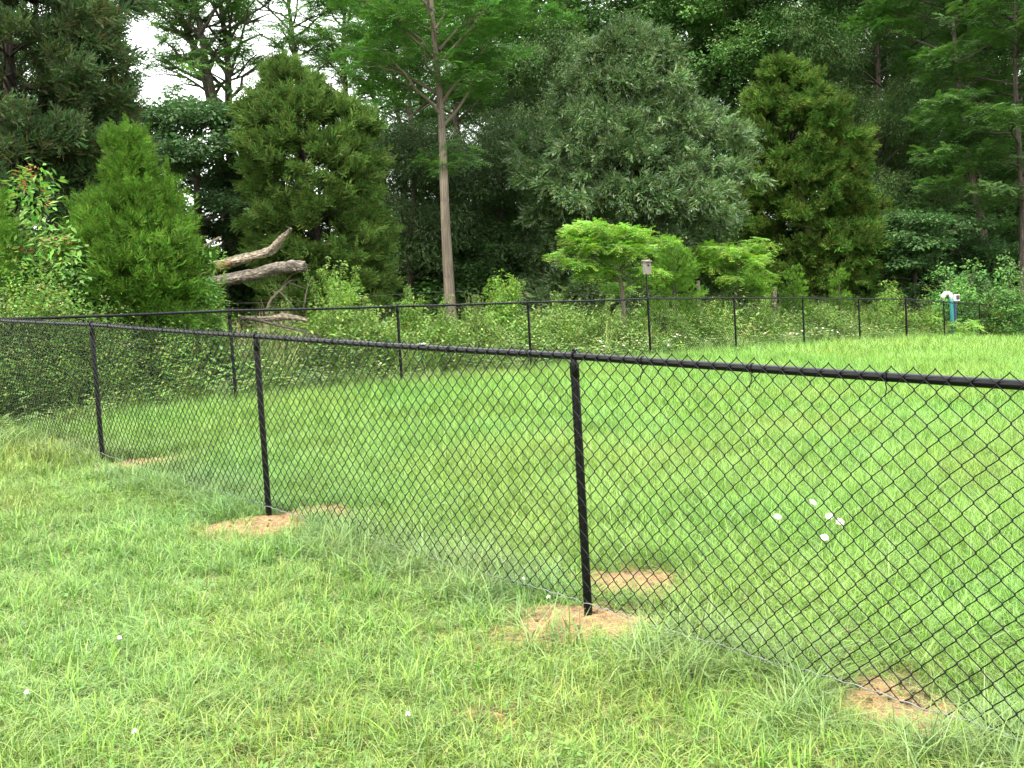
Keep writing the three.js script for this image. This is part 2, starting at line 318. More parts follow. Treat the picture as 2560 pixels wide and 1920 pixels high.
function patch(n, rad, h0, h1, w, leanMax, pal, straw, segs = 3) {
  const g = new Geo(); let cx = 0, cz = 0, caz = 0;
  for (let k = 0; k < n; k++) {
    if (k % 7 === 0) { const q = rnd() * 6.283, r = Math.sqrt(rnd()) * rad; cx = Math.cos(q) * r; cz = Math.sin(q) * r; caz = rnd() * 6.283; }
    const s = rnd() < straw, c0 = s ? pick(STRAW) : pick(pal), b = rr(0.8, 1.2), h = rr(h0, h1) * (s ? 0.7 : 1) * (rnd() < 0.08 ? 1.35 : 1);
    blade(g, cx + rr(-0.018, 0.018), cz + rr(-0.018, 0.018), h, w * rr(0.6, 1.3), rnd() < 0.6 ? caz + rr(-1, 1) : rnd() * 6.283, Math.pow(rnd(), 0.8) * leanMax + (s ? 0.5 : 0.05), c0.map((x) => x * b), segs);
  }
  return g.build(false);
}
function weedPatch(n, rad) {   // low broad leaves: clover, plantain
  const g = new Geo();
  for (let k = 0; k < n; k++) { const q = rnd() * 6.283, r = Math.sqrt(rnd()) * rad, c = pick([[0.12, 0.25, 0.035], [0.15, 0.28, 0.04], [0.14, 0.25, 0.06]]).map((x) => x * rr(0.8, 1.2)); leafQuad(g, V(Math.cos(q) * r, rr(0.02, 0.07), Math.sin(q) * r), V(rr(-1, 1), rr(-0.1, 0.6), rr(-1, 1)).normalize(), V(rr(-0.6, 0.6), 1, rr(-0.6, 0.6)), rr(0.015, 0.032), 0.5, c); }
  return g.build(false);
}
// one leaf: a folded lozenge from its stalk p along dir, nrm roughly its upper side
function leafQuad(g, p, dir, nrm, len, ratio, c, fold = 0.25) {
  const s = V().crossVectors(dir, nrm).normalize().multiplyScalar(len * ratio * 0.5), up = V().crossVectors(s, dir).normalize().multiplyScalar(len * ratio * fold * 0.5);
  const m = p.clone().addScaledVector(dir, len * 0.45), e = p.clone().addScaledVector(dir, len);
  const a = g.v(p.x, p.y, p.z, c), b = g.v(m.x + s.x + up.x, m.y + s.y + up.y, m.z + s.z + up.z, c), d = g.v(e.x, e.y, e.z, c), f = g.v(m.x - s.x + up.x, m.y - s.y + up.y, m.z - s.z + up.z, c);
  g.tri(a, b, d); g.tri(a, d, f);
}
function scatter(name, label, kinds, sites) {   // kinds: geometries; sites: [kind, matrix, colour]
  const o = new THREE.Group(); o.name = name; scene.add(o); tag(o, label, 'grass', null, 'stuff');
  kinds.forEach((geo, k) => { const s = sites.filter((x) => x[0] === k); if (s.length) instanced('blades', geo, M.grass, s.map((x) => x[1]), s.map((x) => x[2]), o); });
  return o;
}
{
  rnd = rng(101);
  const kindsL = [], kindsF = [], kindsV = [], L = [], F = [], W = [];
  for (let k = 0; k < 4; k++) kindsL.push(patch(200, 0.17, 0.04, 0.12, 0.0042, 1.5, GREEN.lawn, 0.13));
  kindsL.push(weedPatch(40, 0.13), weedPatch(40, 0.13));
  kindsL.push(patch(40, 0.15, 0.06, 0.14, 0.0065, 1.3, [[0.17, 0.31, 0.04], [0.22, 0.35, 0.055], [0.14, 0.26, 0.035]], 0, 4));
  for (let k = 0; k < 2; k++) kindsL.push(patch(120, 0.22, 0.06, 0.14, 0.008, 0.8, GREEN.lawn, 0.08, 2));
  for (let k = 0; k < 4; k++) kindsF.push(patch(170, 0.18, 0.07, 0.24, 0.0038, 1.1, GREEN.field, 0.05));
  for (let k = 0; k < 3; k++) kindsF.push(patch(150, 0.24, 0.08, 0.25, 0.0065, 1.0, GREEN.field, 0.05, 2));
  for (let k = 0; k < 3; k++) kindsF.push(patch(130, 0.34, 0.1, 0.28, 0.011, 0.9, GREEN.field, 0.05, 2));
  for (let k = 0; k < 4; k++) kindsV.push(patch(80, 0.13, 0.08, 0.24, 0.0052, 1.5, GREEN.verge, 0.1, 4));
  const put = (list, kind, x, zf, s, colr, hs = 1) => list.push([kind, mat4(V(x, ground(x, zf) - 0.012, -zf), new THREE.Quaternion().setFromEuler(new THREE.Euler(rr(-0.12, 0.12), rnd() * 6.283, rr(-0.12, 0.12))), V(s, s * hs, s)), colr]);
  const sweep = (step, z0, z1, fn) => { for (let zf = z0; zf < z1; zf += step) for (let x = -0.56 * zf - 2; x < 0.56 * zf + 2; x += step) { const xx = x + rr(-0.5, 0.5) * step, zz = zf + rr(-0.5, 0.5) * step; fn(xx, zz); } };
  const hue = (x, zf) => { const a = fbm(x * 0.8 + 5, zf * 0.8), b = fbm(x * 2.3, zf * 2.3 + 20), k = 0.8 + 0.4 * b; return new THREE.Color().setRGB(k * (0.75 + 0.5 * a), k * 1.0, k * (0.75 + 0.5 * b)); };
  const open = (x, zf) => rnd() > sstep(-0.3, 0.35, bareness(x, zf)) * 0.93;
  sweep(0.115, 2.2, 9, (x, zf) => { if (dNear(x, zf) < -0.05 && open(x, zf)) put(L, rnd() < 0.1 ? 4 + (rnd() < 0.5) : rnd() < 0.06 ? 6 : Math.floor(rnd() * 4), x, zf, rr(0.75, 1.25), hue(x, zf), rr(0.75, 1.2) * (0.75 + 0.5 * fbm(x * 1.7, zf * 1.7))); });
  sweep(0.19, 9, 26, (x, zf) => { if (dNear(x, zf) < -0.05 && open(x, zf)) put(L, 7 + (rnd() < 0.5), x, zf, rr(0.8, 1.3), hue(x, zf)); });
  sweep(0.115, 3, 10.5, (x, zf) => { const d = dNear(x, zf); if (d > 0 && dFar(x, zf) < 0.3 && open(x, zf)) put(F, Math.floor(rnd() * 4), x, zf, rr(0.75, 1.2), hue(x, zf), 0.55 + 0.45 * sstep(0, 2.5, d) + rr(-0.1, 0.25)); });
  sweep(0.175, 10.5, 20, (x, zf) => { if (dNear(x, zf) > 0 && dFar(x, zf) < 0.4 && open(x, zf)) put(F, 4 + Math.floor(rnd() * 3), x, zf, rr(0.8, 1.25), hue(x, zf)); });
  sweep(0.32, 20, 46, (x, zf) => { if (dNear(x, zf) > 0 && dFar(x, zf) < 0.6) put(F, 7 + Math.floor(rnd() * 3), x, zf, rr(0.85, 1.3), hue(x, zf)); });
  for (let t = -1.05; t < 3.2; t += 0.013) for (const k of [0, 1]) { const [x0, z0] = onNear(t), n = rr(-0.34, 0.3) * (k ? 1 : 0.6), x = x0 + n * 0.7466, zf = z0 + n * 0.665; if (open(x, zf)) put(W, Math.floor(rnd() * 4), x, zf, rr(0.7, 1.25), hue(x, zf), rr(0.6, 1.15)); }
  for (let t = -1; t < 12; t += 0.02) { const [x0, z0] = onFar(t), n = rr(-0.35, 0.3), x = x0 - n * 0.736, zf = z0 + n * 0.677; put(W, Math.floor(rnd() * 4), x, zf, rr(0.9, 1.5), hue(x, zf)); }
  scatter('lawn_grass', 'short yellow-green lawn grass on the near side of the fence', kindsL, L);
  scatter('field_grass', 'taller bright green field grass inside the fenced yard', kindsF, F);
  scatter('fence_line_grass', 'longer greyish-green grass left standing along the foot of the fences', kindsV, W);
  console.log('grass', L.length, F.length, W.length);
}

// ---------------------------------------------------------------- foliage pieces
function cedarSpray(len, droop, cols, wide = 0.2, n = 7) {   // a feathery branchlet along +y, its tip drooping or straight
  const g = new Geo();
  for (let k = 0; k < n; k++) {
    const t = (k + 0.4) / n, off = V(rr(-0.02, 0.02), len * t, -droop * len * t * t);
    for (const sgn of [-1, 1]) {
      const c = pick(cols).map((x) => x * rr(0.75, 1.25)), L = len * (0.46 * (1 - t) + 0.2) * rr(0.7, 1.2), dir = V(sgn * rr(0.4, 0.85), rr(0.6, 1), rr(-0.5, 0.35) - droop * t).normalize();
      leafQuad(g, off, dir, V(rr(-0.6, 0.6), rr(-0.4, 0.4), 1), L, wide, c, 0.5);
      for (let q = 1; q <= 2; q++) { const p = off.clone().addScaledVector(dir, L * q * 0.33), d2 = dir.clone().add(V(rr(-0.9, 0.9), rr(-0.1, 0.7), rr(-0.8, 0.6))).normalize(); leafQuad(g, p, d2, V(rr(-0.5, 0.5), 0.3, 1), L * rr(0.35, 0.55), wide * 1.5, c, 0.5); }
    }
  }
  leafQuad(g, V(0, len, -droop * len), V(0, 1, -droop * 1.5).normalize(), V(0, 0, 1), len * 0.25, wide, pick(cols));
  return g.build(false);
}
function pinnateCluster(n, len, leaflet, cols) {   // several compound leaves fanning from one point, lying flattish
  const g = new Geo();
  for (let k = 0; k < n; k++) {
    const az = k / n * 6.283 + rr(-0.5, 0.5), el = rr(-0.35, 0.5), dir = V(Math.cos(az) * Math.cos(el), Math.sin(el), Math.sin(az) * Math.cos(el)), sd = V().crossVectors(dir, V(0, 1, 0)).normalize(), c = pick(cols).map((x) => x * rr(0.8, 1.2));
    const L = len * rr(0.7, 1.1), m = 6;
    for (let q = 0; q < m; q++) {
      const t = (q + 1) / m, p = dir.clone().multiplyScalar(L * t).add(V(0, -0.3 * L * t * t, 0));
      for (const s of [-1, 1]) leafQuad(g, p, sd.clone().multiplyScalar(s).addScaledVector(dir, 0.45).add(V(0, rr(-0.3, 0.15), 0)).normalize(), V(rr(-0.2, 0.2), 1, rr(-0.2, 0.2)), leaflet * rr(0.8, 1.15), 0.48, c, 0.2);
    }
    leafQuad(g, dir.clone().multiplyScalar(L).add(V(0, -0.3 * L, 0)), dir, V(0, 1, 0), leaflet, 0.48, c);
  }
  return g.build(false);
}
function leafCluster(n, rad, leaf, ratio, cols, flat = 0.7, hang = 0.2) {
  const g = new Geo();
  for (let k = 0; k < n; k++) {
    const d = V(rr(-1, 1), rr(-1, 1) * flat, rr(-1, 1)); if (d.length() > 1) d.normalize();
    const p = d.clone().multiplyScalar(rad), c = pick(cols).map((x) => x * rr(0.78, 1.22));
    leafQuad(g, p, V(d.x + rr(-0.7, 0.7), rr(-0.5, 0.4) - hang, d.z + rr(-0.7, 0.7)).normalize(), V(rr(-0.5, 0.5), 1, rr(-0.5, 0.5)), leaf * rr(0.7, 1.2), ratio, c, 0.3);
  }
  return g.build(false);
}
rnd = rng(202);
const SP = {   // foliage by kind, a few variants each
  cedarDark: [0, 1, 2].map(() => cedarSpray(0.4, 0.35, [[0.042, 0.08, 0.026], [0.055, 0.095, 0.034], [0.062, 0.085, 0.034]], 0.17)),
  cedarMid: [0, 1, 2].map(() => cedarSpray(0.36, 0.15, [[0.068, 0.125, 0.022], [0.088, 0.145, 0.026], [0.055, 0.1, 0.022]], 0.18)),
  cedarSilver: [0, 1, 2].map(() => cedarSpray(0.4, 0.75, [[0.075, 0.13, 0.04], [0.15, 0.21, 0.11], [0.05, 0.095, 0.026]], 0.2)),
  cedarOlive: [0, 1, 2].map(() => cedarSpray(0.42, 0.25, [[0.065, 0.125, 0.018], [0.082, 0.145, 0.02], [0.05, 0.1, 0.016]], 0.18)),
  cedarYoung: [0, 1, 2].map(() => cedarSpray(0.22, 0.05, [[0.088, 0.2, 0.018], [0.115, 0.235, 0.026], [0.07, 0.165, 0.018]], 0.15, 8)),
  locust: [0, 1, 2].map(() => pinnateCluster(9, 0.36, 0.085, [[0.08, 0.2, 0.03], [0.115, 0.25, 0.038], [0.07, 0.17, 0.03]])),
  locustBright: [0, 1, 2].map(() => pinnateCluster(9, 0.24, 0.05, [[0.17, 0.34, 0.03], [0.22, 0.39, 0.04], [0.14, 0.3, 0.028]])),
  broad: [0, 1, 2].map(() => leafCluster(46, 0.34, 0.15, 0.62, [[0.075, 0.18, 0.035], [0.095, 0.21, 0.042], [0.065, 0.155, 0.035]])),
  broadLight: [0, 1, 2].map(() => leafCluster(46, 0.34, 0.13, 0.6, [[0.11, 0.25, 0.05], [0.13, 0.28, 0.06], [0.09, 0.21, 0.045]])),
  layered: [0, 1, 2].map(() => leafCluster(48, 0.4, 0.14, 0.55, [[0.075, 0.18, 0.045], [0.095, 0.21, 0.055], [0.065, 0.155, 0.04]], 0.22, 0.05)),
  willowy: [0, 1, 2].map(() => leafCluster(60, 0.34, 0.13, 0.26, [[0.08, 0.155, 0.04], [0.105, 0.185, 0.055], [0.065, 0.13, 0.035]], 0.8, 0.6)),
  shrub: [0, 1, 2].map(() => leafCluster(44, 0.17, 0.07, 0.5, [[0.17, 0.31, 0.04], [0.21, 0.36, 0.05], [0.13, 0.26, 0.04]])),
  cherry: [0, 1, 2].map(() => leafCluster(34, 0.2, 0.1, 0.36, [[0.12, 0.27, 0.035], [0.16, 0.31, 0.045], [0.1, 0.23, 0.035]])),
  tips: [0, 1].map(() => leafCluster(14, 0.09, 0.08, 0.34, [[0.3, 0.17, 0.05], [0.26, 0.2, 0.045], [0.33, 0.14, 0.06]], 0.7, -0.3)),
  honeysuckle: [0, 1, 2].map(() => leafCluster(40, 0.19, 0.05, 0.6, [[0.12, 0.24, 0.03], [0.16, 0.3, 0.04], [0.19, 0.29, 0.04], [0.09, 0.19, 0.03]])),
  blossom: [0, 1].map(() => leafCluster(9, 0.035, 0.032, 0.4, [[0.75, 0.7, 0.42], [0.8, 0.78, 0.6]], 1, -0.3)),
};
function crownOf(kind, sites, parent, m, name = 'crown') {   // sites: [position, quaternion, scale, colour]
  const kinds = SP[kind]; const c = new THREE.Group(); c.name = name; c.userData.kind = 'stuff'; parent.add(c);
  kinds.forEach((geo, k) => { const s = sites.filter((_, i) => i % kinds.length === k); if (s.length) instanced('foliage', geo, m, s.map((x) => mat4(x[0], x[1], x[2])), s.map((x) => x[3]), c); });
  return c;
}
const lerpProf = (prof, t) => { for (let k = 1; k < prof.length; k++) if (t <= prof[k][0]) { const [a, b] = [prof[k - 1], prof[k]]; return a[1] + (b[1] - a[1]) * (t - a[0]) / (b[0] - a[0]); } return prof[prof.length - 1][1]; };
let count = 0;

// ---------------------------------------------------------------- cedars
// base: ground point; H height; Rm greatest crown radius; prof: [height share, radius share]; apex: sideways shift of the tip
function cedar(name, label, group, base, H, Rm, kind, { prof, branches = 200, sprays = 36, apex = [0, 0], rise = 0.45, size = 1, low = 0.06, lobes = 0.35, k = 1, leaders = [], sprayUp = 0.3, far = 1 }) {
  const o = thing(name, label, 'tree', group); o.position.copy(base);
  const g = new Geo(), ax = (t) => V(apex[0] * t * t, H * t, apex[1] * t * t), tr = [];
  for (let q = 0; q <= 10; q++) tr.push(ax(q / 10).add(q === 0 ? V(0, -0.25, 0) : V(rr(-0.02, 0.02) * H * 0.2, 0, rr(-0.02, 0.02) * H * 0.2)));
  const r0 = H * 0.02 + 0.03; g.tube(tr, (t) => r0 * (1 - t) + 0.008, 9, 0.3);
  const sites = [], sd = rnd() * 100;
  for (let b = 0; b < branches; b++) {
    const t = low + (0.985 - low) * Math.pow(rnd(), 1.25), az = rnd() * 6.283, start = ax(t * 0.96);
    const lob = 1 - 1.5 * lobes * noise(Math.cos(az) * 1.4 + sd, t * 7 + Math.sin(az) * 1.4 + 30), L = Math.max(0.12, (Rm - 0.12) * lerpProf(prof, t) * lob * rr(0.85, 1.02));
    const up = rise * rr(0.5, 1.3) * (0.4 + t), dir = V(Math.cos(az), up, Math.sin(az)), pts = [];
    for (let q = 0; q <= 4; q++) { const s = q / 4; pts.push(start.clone().add(V(dir.x * L * s, L * (up * s - 0.18 * s * s * (1 - t)) + rr(-0.03, 0.03) * L, dir.z * L * s)).add(V(rr(-0.05, 0.05) * L, 0, rr(-0.05, 0.05) * L))); }
    if (L > 0.5 && b % 3 === 0) g.tube(pts, (s) => 0.008 + L * 0.009 * (1 - s), 5);
    const n = Math.max(5, Math.round(sprays * (0.25 + 0.75 * L / Rm))), nc = Math.max(1, Math.round(n / 13)), cl = [];
    for (let q = 0; q < nc; q++) { const s = q === 0 ? 1 : 0.3 + 0.7 * Math.pow(rnd(), 0.55), i = Math.min(3, Math.floor(s * 4)), w = 0.14 * L; cl.push([pts[i].clone().lerp(pts[i + 1], s * 4 - i).add(V(rr(-w, w), rr(-w, w) * 0.5, rr(-w, w))), rr(0.75, 1.2)]); }
    for (let q = 0; q < n; q++) {
      const [cp, ck] = cl[q % nc], p = cp.clone(), w = size * 0.17;
      p.add(V(rr(-w, w), rr(-w, w) * 0.6, rr(-w, w)));
      const d = V(dir.x + rr(-0.9, 0.9), up + sprayUp + rr(-0.6, 0.6), dir.z + rr(-0.9, 0.9)).normalize();
      sites.push([p, quatTo(d, rnd() * 6.283), size * rr(0.6, 1.15) * (0.55 + 0.45 * Math.min(1, L / 0.8)), tint(k * ck, 0.14)]);
    }
  }
  for (const [lx, ly, lz, ll] of leaders) for (let q = 0; q < 70; q++) { const s = rnd(), p = V(lx, ly + ll * s, lz); sites.push([p, quatTo(V(rr(-0.6, 0.6), 1, rr(-0.6, 0.6)), rnd() * 6.28), size * (0.75 - 0.45 * s) * rr(0.7, 1.1), tint(k, 0.15)]); }
  mesh('trunk', g, M.barkDark, o); crownOf(kind, sites, o, M.cedar); count += sites.length;
  return o;
}
const groundUnder = (px, depth) => { const p = at(px, 700, depth); return V(p.x, ground(p.x, depth), -depth); };
const spanAt = (halfPx, depth) => halfPx * K * depth / FPX;
const heightTo = (px, py, depth) => at(px, py, depth).y - groundUnder(px, depth).y;
rnd = rng(303);
const broadProf = [[0, 0.72], [0.16, 0.92], [0.33, 0.96], [0.49, 1], [0.57, 0.92], [0.73, 0.68], [0.88, 0.34], [1, 0.04]];
function cedarAt(label, px, depth, topY, halfPx, kind, opt, name = 'cedar_tree', group = 'cedars at the edge of the woods') { return cedar(name, label, group, groundUnder(px, depth), heightTo(px, topY, depth), spanAt(halfPx, depth), kind, opt); }
cedarAt('huge dark cedar filling the upper left corner, reaching out of view', 70, 19.5, -420, 370, 'cedarDark', { prof: [[0, 0.3], [0.12, 0.6], [0.25, 0.85], [0.45, 1], [0.65, 1], [0.8, 0.8], [1, 0.05]], branches: 420, sprays: 56, low: 0.14, rise: 0.25, k: 1.25, size: 1.05 });
cedarAt('broad olive-brown cedar left of the pale bare trunk', 708, 24, 100, 212, 'cedarMid', { prof: [[0, 0.72], [0.18, 0.93], [0.4, 1], [0.58, 0.93], [0.73, 0.72], [0.84, 0.36], [1, 0.04]], branches: 380, sprays: 52, apex: [-0.65, 0.2], k: 1.2 });
cedarAt('tallest silvery grey-green cedar in the middle of the tree line', 1378, 30, 30, 300, 'cedarSilver', { prof: broadProf, branches: 560, sprays: 56, size: 1.05, lobes: 0.34, sprayUp: -0.35, rise: 0.32, k: 1.35 });
cedarAt('pointed olive-green cedar right of the silvery one', 1758, 38, 105, 182, 'cedarOlive', { prof: [[0, 0.8], [0.15, 0.95], [0.35, 1], [0.6, 0.9], [0.8, 0.55], [0.92, 0.3], [1, 0.04]], branches: 430, sprays: 52, apex: [-1.1, 0], size: 1.1, sprayUp: 0.1, k: 1.15 });
cedarAt('bright feathery young cedar behind the far fence at left', 308, 14.6, 285, 182, 'cedarYoung', { prof: [[0, 0.75], [0.15, 1], [0.35, 0.95], [0.55, 0.72], [0.7, 0.42], [0.85, 0.2], [1, 0.04]], branches: 420, sprays: 60, rise: 0.95, low: 0.03, size: 1.05, k: 0.8, lobes: 0.28, leaders: [[0, 3.3, 0, 0.65], [0.55, 2.7, 0.1, 0.6], [-0.4, 2.5, 0.2, 0.45]] }, 'young_cedar', 'young cedars beyond the far fence');
cedarAt('young cedar cut off by the left edge of the view', -18, 13.6, 355, 85, 'cedarYoung', { prof: broadProf, branches: 130, sprays: 30, rise: 0.9, low: 0.03 }, 'young_cedar', 'young cedars beyond the far fence');
cedarAt('bushy round young cedar beside the nest box', 1458, 24.6, 515, 66, 'cedarYoung', { prof: [[0, 0.8], [0.3, 1], [0.6, 0.9], [0.85, 0.5], [1, 0.1]], branches: 150, sprays: 30, rise: 0.7, size: 0.9, k: 0.95 }, 'young_cedar', 'young cedars beyond the far fence');
cedarAt('small pale-tipped cedar right of the split wooden post', 1718, 30, 575, 42, 'cedarYoung', { prof: [[0, 0.9], [0.35, 1], [0.7, 0.55], [1, 0.05]], branches: 90, sprays: 24, rise: 0.8, size: 0.85 }, 'young_cedar', 'young cedars beyond the far fence');
cedarAt('small slim cedar left of the ball-capped fence post', 1815, 31, 585, 38, 'cedarYoung', { prof: [[0, 1], [0.3, 0.9], [0.6, 0.5], [1, 0.05]], branches: 80, sprays: 24, rise: 0.9, size: 0.85 }, 'young_cedar', 'young cedars beyond the far fence');
console.log('cedar', count);

// ---------------------------------------------------------------- broad-leaved trees
// path: trunk points relative to base; limbs from share lo upward; puffs of foliage at and along the limbs
function broadleaf(name, label, group, base, path, { r0, limbs = 14, lo = 0.4, reach = 2.5, puff = [0.7, 1.2], flat = 0.5, per = 40, kind = 'locust', k = 1, bark = M.bark, rise = 0.6, extra = [], size = 1, up = 1 }) {
  const o = thing(name, label, 'tree', group); o.position.copy(base);
  const curve = new THREE.CatmullRomCurve3(path), g = new Geo(), sites = [], N = 22, pts = []; for (let q = 0; q <= N; q++) pts.push(curve.getPoint(q / N));
  g.tube(pts, (t) => r0 * (1 - 0.85 * t) + 0.012 + (t < 0.04 ? r0 * 0.25 * (1 - t / 0.04) : 0), 10, 0.25);
  const addPuff = (c, R) => {
    const n = Math.round(0.8 * per * (R / 0.9) ** 2);
    for (let q = 0; q < n; q++) { const d = V(rr(-1, 1), rr(-1, 1), rr(-1, 1)); if (d.length() > 1) d.normalize(); const p = c.clone().add(V(d.x * R, d.y * R * flat, d.z * R)); sites.push([p, new THREE.Quaternion().setFromEuler(new THREE.Euler(rr(-0.35, 0.35), rnd() * 6.283, rr(-0.35, 0.35))), size * rr(0.7, 1.2), tint(k, 0.16)]); }
  };
  for (let b = 0; b < limbs; b++) {
    const t = lo + (1 - lo) * ((b + rnd() * 0.8) / limbs), s = curve.getPoint(Math.min(t, 0.99)), az = b * 2.4 + rr(-0.5, 0.5), L = reach * (0.55 + 0.6 * Math.sin(Math.PI * Math.min(0.92, 0.18 + 0.75 * (t - lo) / (1 - lo)))) * rr(0.75, 1.15);
    const d = V(Math.cos(az), rise * rr(0.6, 1.4), Math.sin(az)), lp = [];
    for (let q = 0; q <= 5; q++) { const w = q / 5; lp.push(s.clone().addScaledVector(d, L * w).add(V(rr(-0.06, 0.06) * L, -0.22 * rise * L * w * w * up, rr(-0.06, 0.06) * L))); }
    g.tube(lp, (w) => (r0 * 0.42 * (1 - t * 0.6)) * (1 - 0.85 * w) + 0.008, 6);
    addPuff(lp[5], rr(...puff)); addPuff(lp[3].clone().add(V(rr(-0.5, 0.5), rr(-0.2, 0.4), rr(-0.5, 0.5))), rr(...puff) * 0.85);
    for (let q = 0; q < 2; q++) {
      const f = lp[2 + q], e = f.clone().add(V(d.x * L * 0.4 + rr(-0.5, 0.5) * L, rr(0, 0.35) * L, d.z * L * 0.4 + rr(-0.5, 0.5) * L));
      g.tube([f, f.clone().lerp(e, 0.5).add(V(0, 0.05 * L, 0)), e], (w) => r0 * 0.18 * (1 - w) + 0.006, 5); addPuff(e, rr(...puff) * 0.8);
    }
  }
  for (const [p, R] of extra) addPuff(p, R);
  mesh('trunk', g, bark, o); crownOf(kind, sites, o, M.leaf); count += sites.length; return o;
}
// trunk path through places in the view at one depth, relative to its base
const pathAt = (base, depth, pix) => pix.map(([px, py], i) => { const p = at(px, py, depth); if (i === 0) p.y = base.y - 0.2; const s = p.sub(base); if (i) s.z += rr(-0.25, 0.25); return s; });
function treeAt(label, depth, pix, opt, name = 'locust_tree', group = 'tall trees of the woods') { const base = groundUnder(pix[0][0], depth), path = pathAt(base, depth, pix), ex = (opt.extraPix ?? []).map(([px, py, R]) => [at(px, py, depth).sub(base).add(V(0, 0, rr(-0.8, 0.8))), R]); return broadleaf(name, label, group, base, path, { ...opt, extra: ex }); }
rnd = rng(404); count = 0;
treeAt('tall tree with a pale bare lower trunk standing between two cedars', 27.5, [[977, 690], [966, 560], [961, 420], [955, 300], [948, 190], [938, 80], [930, -60], [935, -220]], { r0: 0.14, limbs: 26, lo: 0.46, reach: 1.9, puff: [0.35, 0.7], per: 34, bark: M.barkPale, k: 1.2, rise: 1.0, extraPix: [[985, 335, 0.75], [930, 345, 0.5], [830, 60, 1.2], [1040, 40, 1.1], [860, 190, 0.8], [1010, 160, 0.9]] });
treeAt('leaning grey trunk with tiers of light green leaves at right', 38, [[2140, 620], [2118, 500], [2100, 410], [2090, 320], [2080, 220], [2068, 90], [2060, -60], [2062, -200]], { r0: 0.15, limbs: 20, lo: 0.6, reach: 2.3, puff: [0.5, 0.9], per: 40, k: 1.2, rise: 0.5, flat: 0.4, extraPix: [[2040, 245, 1.1], [2090, 265, 1.2], [2130, 300, 1.2], [2030, 330, 0.9], [2110, 350, 1], [2150, 430, 0.8], [2020, 400, 0.7], [2095, 440, 0.6]] });
treeAt('dark slender tree with forked upper trunk against the sky', 34, [[508, 640], [500, 480], [498, 330], [494, 220], [488, 110], [474, 0], [470, -160]], { r0: 0.2, limbs: 24, lo: 0.36, reach: 1.9, puff: [0.3, 0.58], per: 24, rise: 0.9, bark: M.barkDark, k: 0.9, flat: 0.35 });
treeAt('dark tree leaning left across the pale sky gap', 35, [[492, 640], [480, 420], [455, 215], [430, 140], [400, 60], [370, -20], [350, -160]], { r0: 0.18, limbs: 24, lo: 0.36, reach: 1.7, puff: [0.3, 0.58], per: 24, rise: 0.9, bark: M.barkDark, k: 0.9, flat: 0.35 });
treeAt('dark trunk curving left beside the huge cedar', 33, [[530, 640], [515, 420], [470, 230], [440, 110], [425, 40], [405, -40], [395, -180]], { r0: 0.15, limbs: 24, lo: 0.36, reach: 1.6, puff: [0.3, 0.58], per: 24, rise: 0.9, bark: M.barkDark, k: 0.9, flat: 0.35 });
treeAt('thin dark tree rising above the olive-brown cedar', 38, [[760, 640], [752, 400], [748, 220], [740, 110], [745, 0], [750, -150]], { r0: 0.14, limbs: 24, lo: 0.36, reach: 1.6, puff: [0.3, 0.58], per: 24, rise: 0.9, bark: M.barkDark, k: 1, flat: 0.4 });
treeAt('slim tree behind the top of the olive-brown cedar', 40, [[640, 640], [645, 380], [640, 180], [632, 80], [625, 0], [620, -170]], { r0: 0.15, limbs: 24, lo: 0.36, reach: 1.7, puff: [0.3, 0.58], per: 24, rise: 0.9, bark: M.barkDark, k: 1, flat: 0.4 });
treeAt('grey trunk just left of the pale bare trunk', 33, [[905, 660], [900, 500], [890, 350], [885, 230], [872, 100], [860, -30], [858, -180]], { r0: 0.11, limbs: 22, lo: 0.45, reach: 1.9, puff: [0.35, 0.7], per: 30, k: 1.15, rise: 0.9 });
treeAt('forked grey tree behind the pale bare trunk', 36, [[1010, 660], [1005, 480], [990, 330], [985, 210], [1000, 100], [1010, -20], [1005, -200]], { r0: 0.15, limbs: 26, lo: 0.42, reach: 2.3, puff: [0.45, 0.85], per: 40, k: 1.15, rise: 0.9 });
treeAt('dark broad tree with layered boughs below the sky gap at left', 29, [[440, 700], [435, 560], [430, 430], [425, 330], [420, 260]], { r0: 0.14, limbs: 16, lo: 0.25, reach: 1.9, puff: [0.6, 0.95], per: 30, kind: 'layered', k: 0.62, bark: M.barkDark, flat: 0.28, rise: 0.25 }, 'dogwood_tree', 'understorey trees');
treeAt('dark understorey tree behind the dead logs', 31, [[490, 700], [492, 600], [488, 470], [492, 400]], { r0: 0.1, limbs: 12, lo: 0.3, reach: 1.8, puff: [0.5, 0.9], per: 30, kind: 'layered', k: 0.55, bark: M.barkDark, flat: 0.3, rise: 0.25 }, 'dogwood_tree', 'understorey trees');
treeAt('dogwood with flat layered boughs behind the vent pipe', 37, [[1985, 650], [1980, 590], [1990, 530], [1985, 480]], { r0: 0.09, limbs: 20, lo: 0.12, reach: 1.75, puff: [0.4, 0.7], per: 46, kind: 'layered', k: 0.85, bark: M.barkDark, flat: 0.22, rise: 0.12 }, 'dogwood_tree', 'understorey trees');
treeAt('dark willowy understorey tree between the olive-brown cedar and the pale trunk', 31, [[890, 680], [885, 540], [892, 420], [888, 310]], { r0: 0.1, limbs: 18, lo: 0.2, reach: 1.6, puff: [0.5, 0.9], per: 34, kind: 'willowy', k: 0.7, bark: M.barkDark, flat: 0.7, rise: 0.35 }, 'understorey_tree', 'understorey trees');
treeAt('soft dark willowy tree between the bare trunk and the silvery cedar', 33, [[1085, 670], [1090, 560], [1080, 430], [1095, 330]], { r0: 0.13, limbs: 20, lo: 0.15, reach: 2.3, puff: [0.6, 1.05], per: 34, kind: 'willowy', k: 0.8, bark: M.barkDark, flat: 0.7, rise: 0.35 }, 'understorey_tree', 'understorey trees');
